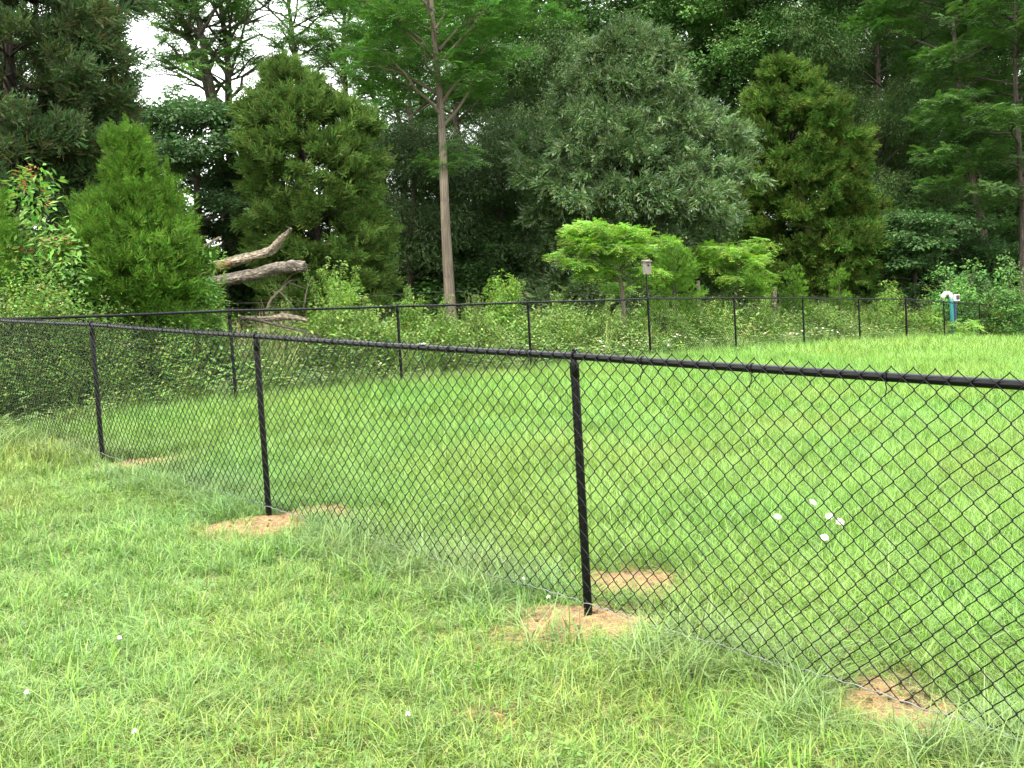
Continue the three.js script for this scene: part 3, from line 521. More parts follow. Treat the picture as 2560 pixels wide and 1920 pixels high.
treeAt('grey-green willowy tree peeping over the silvery cedar on its left', 36, [[1225, 670], [1220, 450], [1215, 280], [1200, 150]], { r0: 0.15, limbs: 20, lo: 0.4, reach: 2.4, puff: [0.7, 1.1], per: 34, kind: 'willowy', k: 1.1, flat: 0.7, rise: 0.45 }, 'understorey_tree', 'understorey trees');
treeAt('bright leafy tree crown above and behind the pointed cedar', 46, [[1640, 680], [1635, 400], [1640, 150], [1630, -60], [1635, -200]], { r0: 0.26, limbs: 30, lo: 0.42, reach: 3.8, puff: [0.9, 1.5], per: 30, kind: 'broadLight', k: 1.1, flat: 0.7 }, 'broadleaf_tree');
treeAt('tall dull-green tree right of the pointed cedar', 44, [[1905, 660], [1900, 420], [1895, 200], [1900, 0], [1890, -160]], { r0: 0.15, limbs: 36, lo: 0.18, reach: 3.0, bark: M.barkDark, puff: [0.8, 1.3], per: 30, kind: 'willowy', k: 1.25, flat: 0.7 }, 'broadleaf_tree');
treeAt('dark tall tree cut off by the right edge of the view', 36, [[2205, 650], [2200, 420], [2190, 200], [2195, 0], [2190, -180]], { r0: 0.11, limbs: 30, lo: 0.2, reach: 2.2, puff: [0.5, 0.95], per: 36, kind: 'locust', k: 0.85, flat: 0.4, rise: 0.3, bark: M.barkDark }, 'broadleaf_tree');
// where in the woods, told by the trees in front
const look = ['fine-leaved', 'broad-leaved', 'drooping-leaved'], spot = (px, depth) => (px < 0 ? 'beyond the left edge' : px < 200 ? 'behind the huge dark cedar' : px < 400 ? 'behind the top of the young cedar' : px < 870 ? 'behind the right shoulder of the olive-brown cedar' : px < 960 ? 'behind the pale bare trunk' : px < 1180 ? 'between the bare trunk and the silvery cedar' : px < 1290 ? "behind the silvery cedar's left side" : px < 1360 ? 'behind the left of the silvery cedar top' : px < 1440 ? 'straight behind the silvery cedar top' : px < 1520 ? 'behind the right of the silvery cedar top' : px < 1660 ? 'in the gap between silvery and pointed cedars' : px < 1745 ? 'behind the tip of the pointed cedar' : px < 1820 ? "behind the pointed cedar's right shoulder" : px < 1900 ? 'just right of the pointed cedar' : px < 2000 ? 'above the layered dogwood' : px < 2100 ? 'behind the leaning grey trunk' : px < 2200 ? 'right of the leaning grey trunk' : 'at the right edge of the woods'), used = {};
// the woods further back: three models, set out in rows behind
{
  const models = [];
  const mk = (kind, k, opt) => { const o = broadleaf('woodland_tree', 'tall leafy tree deep in the woods behind the cedars', 'tall trees deep in the woods', V(0, 0, 0), [V(0, -0.3, 0), V(0.2, 4, 0.1), V(-0.1, 8, 0), V(0.2, 12, 0.2), V(0.1, 16, 0)], { r0: 0.2, limbs: 26, lo: 0.22, reach: 3, puff: [0.6, 1.15], per: 22, kind, k, bark: M.barkDark, flat: 0.55, ...opt }); models.push(o); return o; };
  mk('locust', 0.95, {}); mk('broad', 1, { flat: 0.7 }); mk('willowy', 1, { flat: 0.7, lo: 0.1 });
  const sites = [[-90, 44, 1, 1.1], [130, 47, 0, 1.1], [1120, 52, 0, 1.15], [1150, 42, 0, 0.95], [1245, 46, 1, 1.15], [1310, 52, 0, 1.2], [1400, 50, 1, 1.25], [1490, 55, 0, 1.25], [1545, 48, 1, 1.1], [1700, 58, 1, 1.3], [1790, 54, 2, 1.25], [1850, 60, 0, 1.3], [1960, 55, 1, 1.15], [2020, 62, 2, 1.2], [2060, 50, 1, 0.95], [2140, 58, 1, 1.2], [2240, 48, 1, 1.1], [2300, 40, 0, 1], [930, 62, 0, 1.1], [850, 50, 0, 0.9], [890, 46, 0, 0.9], [2380, 56, 2, 1.2], [-200, 36, 1, 1], [1600, 66, 0, 1.4], [1930, 48, 2, 0.8], [2120, 46, 2, 0.75]];
  const labelOf = (px, depth, m) => { const l = 'tall ' + look[m] + ' tree in the woods ' + spot(px, depth); used[l] = (used[l] ?? 0) + 1; return used[l] > 1 ? l.replace('tall', depth > 50 ? 'farther tall' : 'nearer tall') : l; };
  sites.forEach(([px, depth, m, s], i) => { const first = !models[m].userData.set; const o = first ? models[m] : models[m].clone(); if (first) models[m].userData.set = true; else { o.name = numbered('woodland_tree'); o.userData = { ...models[m].userData }; scene.add(o); } o.userData.label = labelOf(px, depth, m); o.position.copy(groundUnder(px, depth)); o.rotation.y = i * 1.9; o.scale.setScalar(s * rr(0.92, 1.1)); });
  models.forEach((m) => 0); scene.children.forEach((c) => { delete c.userData.set; });
}
// low understorey filling the gaps between the trunks
{
  const model = broadleaf('understorey_bush', 'dark leafy bush in the shade under the woods', 'shaded bushes under the trees', V(0, 0, 0), [V(0, -0.2, 0), V(0.1, 0.8, 0), V(0, 1.8, 0.1), V(0.1, 2.8, 0)], { r0: 0.06, limbs: 14, lo: 0.1, reach: 1.5, puff: [0.5, 0.85], per: 30, kind: 'broad', k: 0.95, bark: M.barkDark, flat: 0.6, rise: 0.4 });
  [[560, 33, 0.8], [640, 36, 1], [850, 34, 0.9], [925, 33, 0.75], [1010, 32, 0.9], [1060, 38, 1.2], [1130, 36, 1], [880, 42, 1.3], [1000, 44, 1.4], [1540, 40, 1.1], [1850, 46, 1.2], [1930, 44, 1.3], [2040, 44, 1.1], [2100, 42, 1.2], [2180, 38, 1.1], [2200, 46, 1.6], [2120, 50, 2], [1880, 52, 2], [1990, 52, 2.2], [330, 30, 0.9], [180, 28, 0.9], [60, 26, 0.9], [1250, 38, 1.2]].forEach(([px, depth, s], i) => { const o = i ? model.clone() : model; if (i) { o.name = numbered('understorey_bush'); o.userData = { ...model.userData }; scene.add(o); } const bl = (s < 1 ? 'low' : s < 1.5 ? 'rounded' : 'tall') + ' shaded bush ' + spot(px, depth); used[bl] = (used[bl] ?? 0) + 1; o.userData.label = used[bl] > 1 ? bl.replace('shaded', used[bl] > 2 ? 'farthest shaded' : 'farther shaded') : bl; o.position.copy(groundUnder(px, depth)); o.rotation.y = i * 2.3; o.scale.setScalar(s * rr(0.9, 1.15)); });
}
console.log('broad', count);

// ---------------------------------------------------------------- saplings, bushes and brush beyond the far fence
rnd = rng(505);
function bush(name, label, cat, group, base, H, Rx, kind, n, { lobes = 0.35, stems = 7, m = M.leaf, k = 1, size = 1, tips, flowers, low = 0.05, dome = 1, spires = 0 } = {}) {
  const o = thing(name, label, cat, group); o.position.copy(base); const g = new Geo(), sites = [], sd = rnd() * 90, tipSites = [], fl = [];
  for (let s = 0; s < stems; s++) { const q = rnd() * 6.283, r = Rx * rr(0.15, 0.65), e = V(Math.cos(q) * r, H * rr(0.55, 0.9), Math.sin(q) * r); g.tube([V(rr(-0.05, 0.05), -0.1, rr(-0.05, 0.05)), e.clone().multiplyScalar(0.5).add(V(rr(-0.08, 0.08), 0.05, rr(-0.08, 0.08))), e], (t) => 0.014 * H ** 0.5 * (1 - t) + 0.004, 5); }
  for (let q = 0; q < n; q++) {
    const az = rnd() * 6.283, el = Math.acos(rnd()), shell = Math.pow(rnd(), 0.4), lob = 1 - lobes + 2 * lobes * noise(Math.cos(az) * 1.6 + sd, el * 2.2 + Math.sin(az) * 1.6);
    const y = low * H + (1 - low) * H * Math.cos(el) * shell * lob * 0.86, rad = Rx * Math.pow(Math.sin(el), dome) * shell * lob, p = V(Math.cos(az) * rad, Math.max(0.03, y + rr(-0.08, 0.08) * H), Math.sin(az) * rad);
    const Q = new THREE.Quaternion().setFromEuler(new THREE.Euler(rr(-0.6, 0.6), rnd() * 6.283, rr(-0.6, 0.6)));
    sites.push([p, Q, size * rr(0.65, 1.2), tint(k, 0.17)]);
    if (shell > 0.85) { if (tips && el < 1 && rnd() < tips) tipSites.push([p.clone().add(V(0, 0.1, 0)), Q, rr(0.7, 1.2), tint(1)]); if (flowers && rnd() < flowers) fl.push([p.clone().multiplyScalar(1.05).add(V(0, 0.05, 0)), Q, rr(0.7, 1.3), tint(1, 0.05)]); }
  }
  for (let s = 0; s < spires; s++) { const q = rnd() * 6.283, r = Rx * rr(0.1, 0.6), b = V(Math.cos(q) * r, H * 0.75, Math.sin(q) * r), e = b.clone().add(V(rr(-0.2, 0.2), rr(0.25, 0.6), rr(-0.2, 0.2))); g.tube([b, e], 0.004, 4); for (let t = 0; t < 7; t++) sites.push([b.clone().lerp(e, t / 6), new THREE.Quaternion().setFromEuler(new THREE.Euler(rr(-0.5, 0.5), rnd() * 6.28, 0)), size * rr(0.3, 0.5), tint(k * 1.1, 0.15)]); }
  mesh('stems', g, M.barkDark, o); crownOf(kind, sites, o, m, 'leaves'); if (tipSites.length) crownOf('tips', tipSites, o, m, 'young_leaves'); if (fl.length) crownOf('blossom', fl, o, M.petal, 'blossom'); return o;
}
const bushAt = (name, label, cat, group, px, depth, topY, halfPx, kind, n, opt) => bush(name, label, cat, group, groundUnder(px, depth), heightTo(px, topY, depth), spanAt(halfPx, depth), kind, n, opt);
bushAt('cherry_bush', 'leafy bush with orange-red young tips at left', 'bush', null, 135, 13.9, 385, 105, 'cherry', 620, { tips: 0.5, lobes: 0.4, stems: 9, size: 1.15 });
bushAt('cherry_bush', 'pale leafy bush hugging the right side of the young cedar', 'bush', null, 425, 14.6, 470, 48, 'cherry', 190, { tips: 0.08, lobes: 0.5, stems: 6 });
const HS = 'honeysuckle along the far fence';
bushAt('honeysuckle_bush', 'honeysuckle with cream blossom at the left edge above the rail', 'bush', HS, 10, 12.7, 550, 70, 'honeysuckle', 420, { flowers: 0.14, lobes: 0.4 });
bushAt('honeysuckle_bush', 'honeysuckle with cream blossom in front of the orange-tipped bush', 'bush', HS, 115, 12.95, 585, 75, 'honeysuckle', 420, { flowers: 0.16, lobes: 0.4 });
bushAt('honeysuckle_bush', 'low honeysuckle with cream blossom at the foot of the young cedar', 'bush', HS, 225, 13.5, 645, 70, 'honeysuckle', 330, { flowers: 0.12, lobes: 0.4 });
bushAt('honeysuckle_bush', 'yellow-green honeysuckle right of the young cedar under the dead logs', 'bush', HS, 445, 14.6, 600, 60, 'honeysuckle', 300, { flowers: 0.05, lobes: 0.45, k: 1.1 });
bushAt('honeysuckle_bush', 'low tangle behind the mesh left of the first far post', 'bush', HS, 350, 13.9, 700, 80, 'honeysuckle', 300, { flowers: 0.03, lobes: 0.4, k: 1.1 });
bushAt('honeysuckle_bush', 'low tangle behind the mesh at the left corner', 'bush', HS, 60, 12.6, 690, 110, 'honeysuckle', 330, { flowers: 0.02, lobes: 0.4, k: 1.15 });
bushAt('honeysuckle_bush', 'low tangle behind the mesh below the young cedar', 'bush', HS, 200, 13.0, 710, 100, 'honeysuckle', 330, { flowers: 0.02, lobes: 0.4, k: 1.1 });
const VB = 'vine-covered clumps along the old wire fence';
bushAt('vine_bush', 'bright vine-covered clump right of the dead branch', 'bush', VB, 732, 17.6, 592, 74, 'shrub', 300, { lobes: 0.6, spires: 12 });
bushAt('vine_bush', 'small vine spire beside the second far post', 'bush', VB, 882, 19, 652, 34, 'shrub', 100, { lobes: 0.55, spires: 8 });
bushAt('vine_bush', 'bright upright leafy clump right of the pale trunk', 'bush', VB, 1097, 20.8, 615, 56, 'shrub', 250, { lobes: 0.55, spires: 10, k: 1.1 });
bushAt('leafy_bush', 'yellow-green leafy bush under the right-hand sapling', 'bush', VB, 1560, 27, 612, 52, 'shrub', 170, { lobes: 0.4 });
bushAt('leafy_bush', 'small yellow-green bush left of the vent pipe', 'bush', VB, 1926, 32, 602, 26, 'shrub', 80, { lobes: 0.4, k: 1.1, low: 0.3 });
bushAt('leafy_bush', 'pale green bush rising behind the vent pipe', 'bush', VB, 2068, 34, 552, 62, 'broadLight', 210, { lobes: 0.45, size: 0.7, k: 1.4 });
bushAt('leafy_bush', 'green bush at the right edge behind the fence', 'bush', VB, 2178, 34, 545, 52, 'broadLight', 170, { lobes: 0.4, size: 0.7, k: 1.1 });
bushAt('leafy_bush', 'low yellow-green bush between the corner post and the vent pipe', 'bush', VB, 2000, 32.5, 628, 34, 'shrub', 90, { lobes: 0.4, k: 1.1 });
bushAt('leafy_bush', 'upright weedy bush behind the mesh left of the corner post', 'bush', VB, 1912, 31, 652, 24, 'shrub', 90, { lobes: 0.3, k: 0.85 });
const BC = 'leafy brush clumps behind the far mesh';
[[590, 16.2, 700, 46, 0.95, 'below the fallen dead limbs'], [700, 16.6, 672, 50, 0.9, 'below the bright vine-covered clump'], [815, 17.2, 690, 44, 1.05, 'left of the second far post'], [945, 17.8, 690, 48, 1, 'just left of the pale trunk foot'], [1040, 18.4, 672, 44, 0.85, 'right of the pale trunk foot'], [1200, 20, 668, 60, 0.95, 'just right of the third far post'], [1300, 21, 672, 50, 0.85, 'around the pale sapling stem'], [1440, 22, 655, 60, 0.8, 'right of the nest box pole'], [1520, 23.4, 662, 44, 0.9, 'left of the fifth far post'], [1640, 25.2, 662, 44, 1, 'left of the split wooden post'], [1770, 27.5, 658, 44, 0.95, 'between the two small cedars'], [1880, 29.5, 664, 34, 1, 'left of the ball-capped post'], [2120, 34, 652, 44, 0.8, 'right of the vent pipe']].forEach(([px, depth, topY, half, k, where]) => bushAt('brush_clump', 'low leafy brush behind the far mesh ' + where, 'bush', BC, px, depth, topY, half, 'shrub', 120, { lobes: 0.55, k: k * 0.85, spires: 4, size: 0.95 }));
const sap = (label, depth, pix, opt) => treeAt(label, depth, pix, { bark: M.barkPale, kind: 'locustBright', k: 1.2, flat: 0.35, rise: 0.6, puff: [0.2, 0.36], ...opt }, 'locust_sapling', 'bright locust saplings');
sap('bright green locust sapling with a pale stem left of the nest box', 22.6, [[1342, 690], [1345, 640], [1335, 590], [1310, 540], [1300, 515]], { r0: 0.045, limbs: 13, lo: 0.3, reach: 0.8, per: 150, extraPix: [[1245, 570, 0.32], [1290, 530, 0.4], [1350, 545, 0.4], [1380, 530, 0.3], [1340, 620, 0.35], [1300, 505, 0.25]] });
sap('bright green locust sapling right of the bushy young cedar', 27, [[1590, 660], [1590, 620], [1592, 585], [1595, 560]], { r0: 0.035, limbs: 11, lo: 0.25, reach: 0.75, per: 150, extraPix: [[1545, 580, 0.3], [1630, 600, 0.32], [1645, 605, 0.25], [1595, 560, 0.3]] });
sap('small bright sapling growing inside the mesh right of the vent pipe', 31, [[2085, 735], [2086, 715], [2086, 700]], { r0: 0.015, limbs: 6, lo: 0.2, reach: 0.25, per: 60, puff: [0.12, 0.2] });

{ // weeds and long grass between the far fence and the woods
  rnd = rng(606);
  const weed = () => { const g = new Geo(); for (let k = 0; k < 9; k++) { const x0 = rr(-0.2, 0.2), z0 = rr(-0.2, 0.2), h = rr(0.3, 0.75), lx = rr(-0.2, 0.2), lz = rr(-0.2, 0.2); const c0 = pick([[0.15, 0.28, 0.04], [0.19, 0.32, 0.05], [0.12, 0.24, 0.045], [0.21, 0.32, 0.06]]); for (let q = 0; q < 13; q++) { const t = (q + 1) / 13, p = V(x0 + lx * t * t, h * t, z0 + lz * t * t), az = q * 2.4; leafQuad(g, p, V(Math.cos(az), rr(-0.2, 0.6), Math.sin(az)).normalize(), V(0, 1, 0.2), rr(0.06, 0.13), 0.4, c0.map((x) => x * rr(0.8, 1.2)), 0.3); } } return g.build(false); };
  const tall = (pal, straw) => patch(70, 0.24, 0.4, 0.85, 0.011, 0.55, pal, straw, 3);
  const kinds = [weed(), weed(), weed(), tall([[0.22, 0.33, 0.07], [0.18, 0.3, 0.06]], 0.06), tall([[0.22, 0.32, 0.08], [0.27, 0.34, 0.1]], 0.12), tall([[0.5, 0.42, 0.27], [0.42, 0.34, 0.2]], 0.5)];
  const S = [];
  for (let t = -1.4; t < 13.5; t += 0.0045) {
    const n = 0.25 + 6.2 * Math.pow(rnd(), 1.5), [x0, z0] = onFar(t + rr(-0.02, 0.02)), x = x0 - n * 0.736, zf = z0 + n * 0.677, clump = fbm(x * 0.9, zf * 0.9), dry = t > 0.55 && t < 1.7 && n > 2 && rnd() < 0.35;
    const kind = dry ? 5 : rnd() < 0.85 + 0.4 * (clump - 0.5) ? Math.floor(rnd() * 3) : 3 + (rnd() < 0.4), hs = (0.4 + 0.75 * sstep(0.2, 1.8, n)) * (0.65 + 0.85 * clump) * rr(0.75, 1.15);
    S.push([kind, mat4(V(x, ground(x, zf) - 0.02, -zf), new THREE.Quaternion().setFromEuler(new THREE.Euler(rr(-0.2, 0.2), rnd() * 6.28, rr(-0.2, 0.2))), V(1, 1, 1).multiplyScalar(rr(0.85, 1.3)).multiply(V(1, hs, 1))), tint(0.72 + 0.4 * fbm(x * 1.7 + 9, zf * 1.7), 0.2)]);
  }
  scatter('undergrowth', 'pale green weeds and long grass between the far fence and the woods', kinds, S); scene.children[scene.children.length - 1].userData.category = 'undergrowth';
}

// ---------------------------------------------------------------- dead wood
function log(name, label, depth, pix, rads, m, { dz = 0, twigs = 0, cat = 'log', group } = {}) {
  const o = thing(name, label, cat, group), P = pix.map(([x, y], i) => at(x, y, depth + dz * i / (pix.length - 1))), base = P[0].clone(); o.position.copy(base);
  const curve = new THREE.CatmullRomCurve3(P.map((p) => p.clone().sub(base))), N = 44, pts = []; for (let i = 0; i <= N; i++) pts.push(curve.getPoint(i / N).add(V(rr(-0.005, 0.005), rr(-0.008, 0.008), 0)));
  const g = new Geo(); g.tube(pts, (t) => lerpProf(rads, t), 14, 0.55); mesh('trunk', g, m, o);
  for (let k = 0; k < twigs; k++) { const t = rr(0.2, 0.95), p = curve.getPoint(t), d = V(rr(-0.6, 0.8), rr(-0.6, 0.6), rr(-0.7, 0.7)), tw = new Geo().tube([p, p.clone().addScaledVector(d, 0.12).add(V(0, 0.02, 0)), p.clone().addScaledVector(d, rr(0.15, 0.35))], (w) => 0.012 * (1 - w) + 0.003, 5); mesh('twig', tw, m, o); }
  return o;
}
rnd = rng(707);
{
  const a = log('dead_limb', 'barkless pale dead limb pointing up to the right from the young cedar', 17.3, [[395, 598], [445, 582], [500, 566], [548, 553], [588, 540], [606, 518], [622, 503], [630, 493]], [[0, 0.095], [0.35, 0.085], [0.72, 0.062], [0.8, 0.046], [0.95, 0.03], [1, 0.008]], M.deadwood, { dz: -0.5, twigs: 2, group: 'dead limbs' });
  const P = [at(440, 588, 17.16).sub(a.position), at(470, 578, 17.1).sub(a.position), at(500, 569, 17.05).sub(a.position)]; const s = mesh('bark_strip', new Geo().tube(P.map((p) => p.add(V(0, 0.012, 0.02))), (t) => 0.082 * Math.sin(Math.PI * (0.1 + 0.8 * t)) + 0.008, 12, 0.5), M.deadRed, a); s.userData.label = 'strip of reddish rotten wood';
  const b = log('dead_limb', 'thick grey dead log with a jagged broken end', 16.8, [[390, 628], [450, 612], [530, 597], [590, 583], [640, 576], [658, 578]], [[0, 0.085], [0.4, 0.1], [0.8, 0.098], [0.95, 0.085], [1, 0.06]], M.greyWood, { dz: -0.4, twigs: 4, group: 'dead limbs' });
  for (const [x0, y0, x1, y1, r] of [[650, 571, 668, 573, 0.016], [650, 585, 668, 584, 0.018], [652, 578, 661, 577, 0.02]]) mesh('splinter', new Geo().tube([at(x0, y0, 16.45).sub(b.position), at(x1, y1, 16.4).sub(b.position)], (t) => r * (1 - t) + 0.003, 6, 0.5), M.greyWood, b);
  log('dead_limb', 'short broken stub poking out above the two dead logs', 17.6, [[425, 545], [450, 528], [475, 512]], [[0, 0.035], [1, 0.02]], M.deadwood, { twigs: 2, group: 'dead limbs' });
  const c = log('dead_branch', 'bare pale branch arching up behind the far rail', 16.6, [[576, 680], [582, 655], [592, 640], [612, 622], [624, 607], [640, 605]], [[0, 0.024], [0.6, 0.018], [1, 0.005]], M.deadwood, { cat: 'branch' });
  for (const pix of [[[604, 628], [616, 608], [632, 592], [648, 588], [660, 589]], [[624, 610], [642, 617], [662, 624]], [[605, 630], [622, 648], [638, 668]], [[598, 635], [590, 628], [580, 634]]]) mesh('twig', new Geo().tube(pix.map(([x, y]) => at(x, y, 16.6).sub(c.position)), (t) => 0.011 * (1 - t) + 0.003, 5), M.deadwood, c);
  log('dead_branch', 'thin upright bare stem left of the vine-covered clump', 16.9, [[655, 672], [660, 640], [664, 622], [672, 600]], [[0, 0.014], [1, 0.004]], M.deadwood, { cat: 'branch' });
  log('dead_limb', 'fallen greyish limb lying low behind the far rail', 15.6, [[520, 686], [580, 688], [620, 684], [665, 692]], [[0, 0.03], [0.6, 0.05], [1, 0.03]], M.deadwood, { twigs: 5, group: 'dead limbs' });
  log('dead_limb', 'thin fallen stick sloping down behind the far mesh', 15.4, [[545, 690], [610, 705], [660, 718], [690, 738]], [[0, 0.022], [1, 0.008]], M.greyWood, { twigs: 3, group: 'dead limbs' });
}

// ---------------------------------------------------------------- old wire fence, nest box, vent pipe, utility box
{
  const o = thing('wire_fence', 'old sagging wire fence on weathered wooden posts behind the black one', 'fence'), n = 3.6, pt = (t) => { const [x, z] = onFar(t); return [x - n * 0.736, z + n * 0.677]; };
  const put = (px, depth, topY, r) => { const b = groundUnder(px, depth), h = heightTo(px, topY, depth), g = new Geo(), lx = rr(-0.03, 0.03); g.tube([V(b.x, b.y - 0.2, b.z), V(b.x + lx, b.y + h * 0.5, b.z), V(b.x + lx * 2, b.y + h - 0.02, b.z), V(b.x + lx * 2.02, b.y + h, b.z)], (t) => r * (1 - 0.12 * t), 9, 0.5); mesh('wooden_post', g, M.greyWood, o); };
  put(1515, 26, 606, 0.045); put(1674, 29.5, 619, 0.075);
  for (const [hgt, t0, t1] of [[1.32, -1, 11], [1.0, -1, 11], [0.7, -1, 11]]) { const pts = []; for (let t = t0; t <= t1; t += 0.25) { const [x, z] = pt(t); pts.push(V(x, ground(x, z) + hgt + 0.05 * Math.cos(t * 2.6) + rr(-0.008, 0.008), -z)); } mesh('wire', new Geo().tube(pts, 0.0024, 4), M.oldWire, o); }
}
{
  const d = 19.75, b = groundUnder(1401, d), o = thing('nest_box', 'weathered grey wooden nest box on a thin black pole', 'nest box'); o.position.copy(b);
  const top = at(1396, 592, d).sub(b), c = at(1397.5, 578.5, d).sub(b);
  mesh('pole', new Geo().tube([V(0, -0.2, 0), top.clone().multiplyScalar(0.5), top.clone().add(V(0, 0.04, 0))], 0.014, 10), M.black, o);
  const boxm = new THREE.BoxGeometry(0.115, 0.235, 0.12); boxm.rotateY(0.35); boxm.translate(c.x, c.y, c.z); const bx = mesh('box', boxm, M.boxWood, o);
  const roof = new THREE.BoxGeometry(0.14, 0.018, 0.18); roof.rotateX(0.15); roof.rotateY(0.35); roof.translate(c.x, c.y + 0.13, c.z + 0.01); mesh('roof', roof, M.boxWood, bx);
  const hole = new THREE.CylinderGeometry(0.019, 0.019, 0.006, 14); hole.rotateX(Math.PI / 2); hole.translate(0, 0.04, 0.0615); hole.rotateY(0.35); hole.translate(c.x, c.y, c.z); mesh('entrance_hole', hole, M.black, bx);
}
{
  const d = 31.3, b = groundUnder(2058, d), o = thing('vent_pipe', 'teal upright vent pipe with a white hooked top behind the far fence', 'pipe'); o.position.copy(b);
  const j = at(2054.5, 646, d).sub(b); mesh('pipe', new Geo().tube([V(0, -0.3, 0), j.clone().multiplyScalar(0.5), j], 0.056, 18), M.teal, o);
  const pts = []; for (let q = 0; q <= 16; q++) { const a = q / 16 * Math.PI; pts.push(j.clone().add(V(-0.12 + 0.12 * Math.cos(a), 0.06 + 0.125 * Math.sin(a), 0))); } pts.unshift(j.clone().add(V(0, -0.05, 0))); pts.push(j.clone().add(V(-0.24, 0.0, 0)));
  mesh('hooked_bend', new Geo().tube(pts, 0.06, 18), M.white, o);
  const u = thing('utility_box', 'small white electrical box on a blue post right behind the vent pipe', 'utility box'); const ub = groundUnder(2066, d + 0.5); u.position.copy(ub);
  const bc = at(2066, 643, d + 0.5).sub(ub); mesh('post', new Geo().tube([V(0, -0.3, 0), V(bc.x - 0.05, bc.y * 0.5, 0), V(bc.x - 0.05, bc.y - 0.08, 0)], 0.04, 10), M.blue, u);
  const bg = new THREE.BoxGeometry(0.17, 0.2, 0.1); bg.translate(bc.x, bc.y, 0); const bb = mesh('box', bg, M.white, u);
  const cov = new THREE.BoxGeometry(0.1, 0.13, 0.02); cov.translate(bc.x + 0.02, bc.y + 0.01, 0.062); mesh('cover', cov, M.greyWood, bb);
}

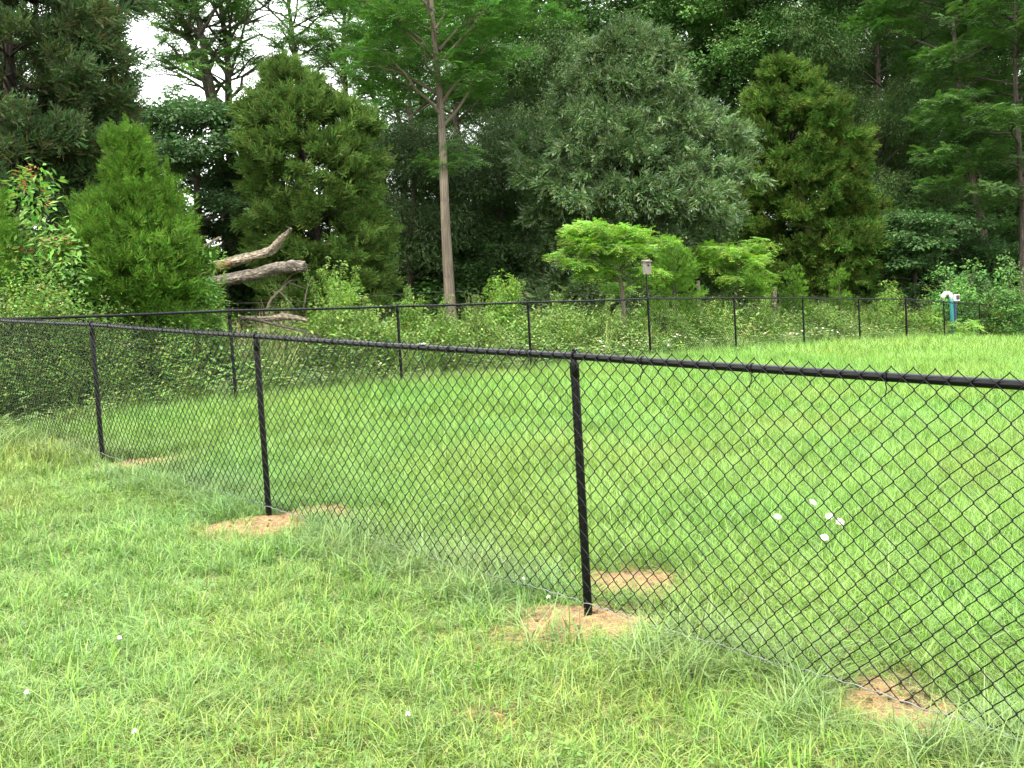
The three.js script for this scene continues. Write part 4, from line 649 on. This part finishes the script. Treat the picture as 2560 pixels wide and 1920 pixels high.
// ---------------------------------------------------------------- flowers and litter
{
  rnd = rng(808);
  const petalCol = [0.6, 0.5, 0.56];
  function daisy(name, label, group, p, h, R, tilt) {
    const o = thing(name, label, 'flower', group); o.position.copy(p); o.rotation.y = rr(-0.7, 0.7);
    const top = V(rr(-0.02, 0.02), h, rr(-0.02, 0.02)), st = new Geo(); st.tube([V(0, -0.02, 0), V(top.x * 0.3, h * 0.5, top.z * 0.3), top], 0.0016, 5); st.c = Array.from({ length: st.p.length / 3 }, () => [0.12, 0.22, 0.05]).flat(); mesh('stem', st, M.leaf, o);
    const g = new Geo(); for (let k = 0; k < 18; k++) { const a = k / 18 * 6.283; leafQuad(g, top, V(Math.cos(a), 0.12 - tilt * Math.sin(a), Math.sin(a)).normalize(), V(0, 1, tilt), R * rr(0.85, 1.05), 0.36, petalCol.map((x) => x * rr(0.92, 1.05)), 0.1); } mesh('petals', g.build(false), M.petal, o);
    const c = new THREE.SphereGeometry(R * 0.3, 10, 6); c.scale(1, 0.5, 1); c.translate(top.x, top.y + R * 0.1, top.z); const cm = mesh('flower_eye', c, eye, o); return o;
  }
  const eye = std({ color: new THREE.Color().setRGB(0.6, 0.42, 0.04), roughness: 0.9 });
  const D = [[1758, 1104, 'topmost'], [1689, 1138, 'leftmost'], [1800, 1138, 'upper right'], [1826, 1152, 'rightmost'], [1780, 1190, 'lowest']];
  for (const [px, py, w] of D) { const p = groundHit(px, py + 52); daisy('daisy', w + ' of the five pinkish-white daisies behind the near mesh', 'daisies behind the near mesh', p, 0.2, 0.027, rr(0.5, 1.0)); }
  const cl = (label, px, py) => { const p = groundHit(px, py + 14), o = thing('clover_flower', label, 'flower', 'white clover heads'); o.position.copy(p); const st = new Geo(); st.tube([V(0, -0.02, 0), V(0, 0.09, 0)], 0.0014, 5); st.c = Array.from({ length: st.p.length / 3 }, () => [0.12, 0.22, 0.05]).flat(); mesh('stem', st, M.leaf, o); const g = new Geo(); for (let k = 0; k < 40; k++) { const d = V(rr(-1, 1), rr(-0.7, 1), rr(-1, 1)).normalize(); leafQuad(g, V(0, 0.095, 0), d, V(0.2, 1, 0.3), 0.011, 0.4, [0.75, 0.68, 0.68]); } mesh('flower_head', g.build(false), M.petal, o); };
  cl('white clover head in the grass left of the nearest post', 1091, 1237); cl('white clover head nearer the nearest post, left of it', 1133, 1275); cl('white clover head at the edge of the soil by the nearest post', 1187, 1317); cl('clover head in the lawn far left of the soil mound', 262, 1408); cl('clover head at the left edge of the lawn', 62, 1532); cl('clover head low in the left lawn', 296, 1622); cl('clover head in the lawn left of the bare hole', 885, 1832 / K);
  // ox-eye daisies sprinkled along the foot of the brush, too small to tell apart
  const proto = daisy('field_daisy', 'tiny white daisy in the long grass at the foot of the brush', 'daisies at the foot of the brush', V(0, 0, 0), 0.42, 0.032, 0.3);
  const spots = [[2.9, 18], [3.4, 18], [3.9, 7], [4.9, 8], [5.5, 14], [6.2, 14], [1.3, 3], [2.2, 4]]; let first = true;
  for (const [t0, n] of spots) for (let k = 0; k < n; k++) { const t = t0 + rr(-0.4, 0.4), off = rr(0.05, 0.8), [x0, z0] = onFar(t), x = x0 - off * 0.736, zf = z0 + off * 0.677, o = first ? proto : proto.clone(); if (!first) { o.name = numbered('field_daisy'); o.userData = { ...proto.userData }; scene.add(o); } first = false; o.position.set(x, ground(x, zf) + rr(-0.1, 0.1), -zf); o.rotation.set(rr(-0.2, 0.5), rnd() * 6.28, rr(-0.2, 0.2)); }
}
{
  const p = groundHit(52, 930), o = thing('litter', 'crumpled pale blue plastic scrap lying in the far left corner', 'litter'); o.position.copy(p).add(V(0, 0.08, 0));
  const g = new Geo(), nx = 12, ny = 6; for (let j = 0; j <= ny; j++) for (let i = 0; i <= nx; i++) g.v((i / nx - 0.5) * 0.26, 0.05 * (noise(i * 0.9, j * 0.9) - 0.3) + 0.02 * Math.sin(i), (j / ny - 0.5) * 0.1 + 0.02 * noise(i, 5)); for (let j = 0; j < ny; j++) for (let i = 0; i < nx; i++) { const a = j * (nx + 1) + i; g.quad(a, a + 1, a + nx + 2, a + nx + 1); }
  mesh('sheet', g, std({ color: new THREE.Color().setRGB(0.35, 0.6, 0.68), roughness: 0.4, side: THREE.DoubleSide }), o);
}
renderer.render(scene, camera);
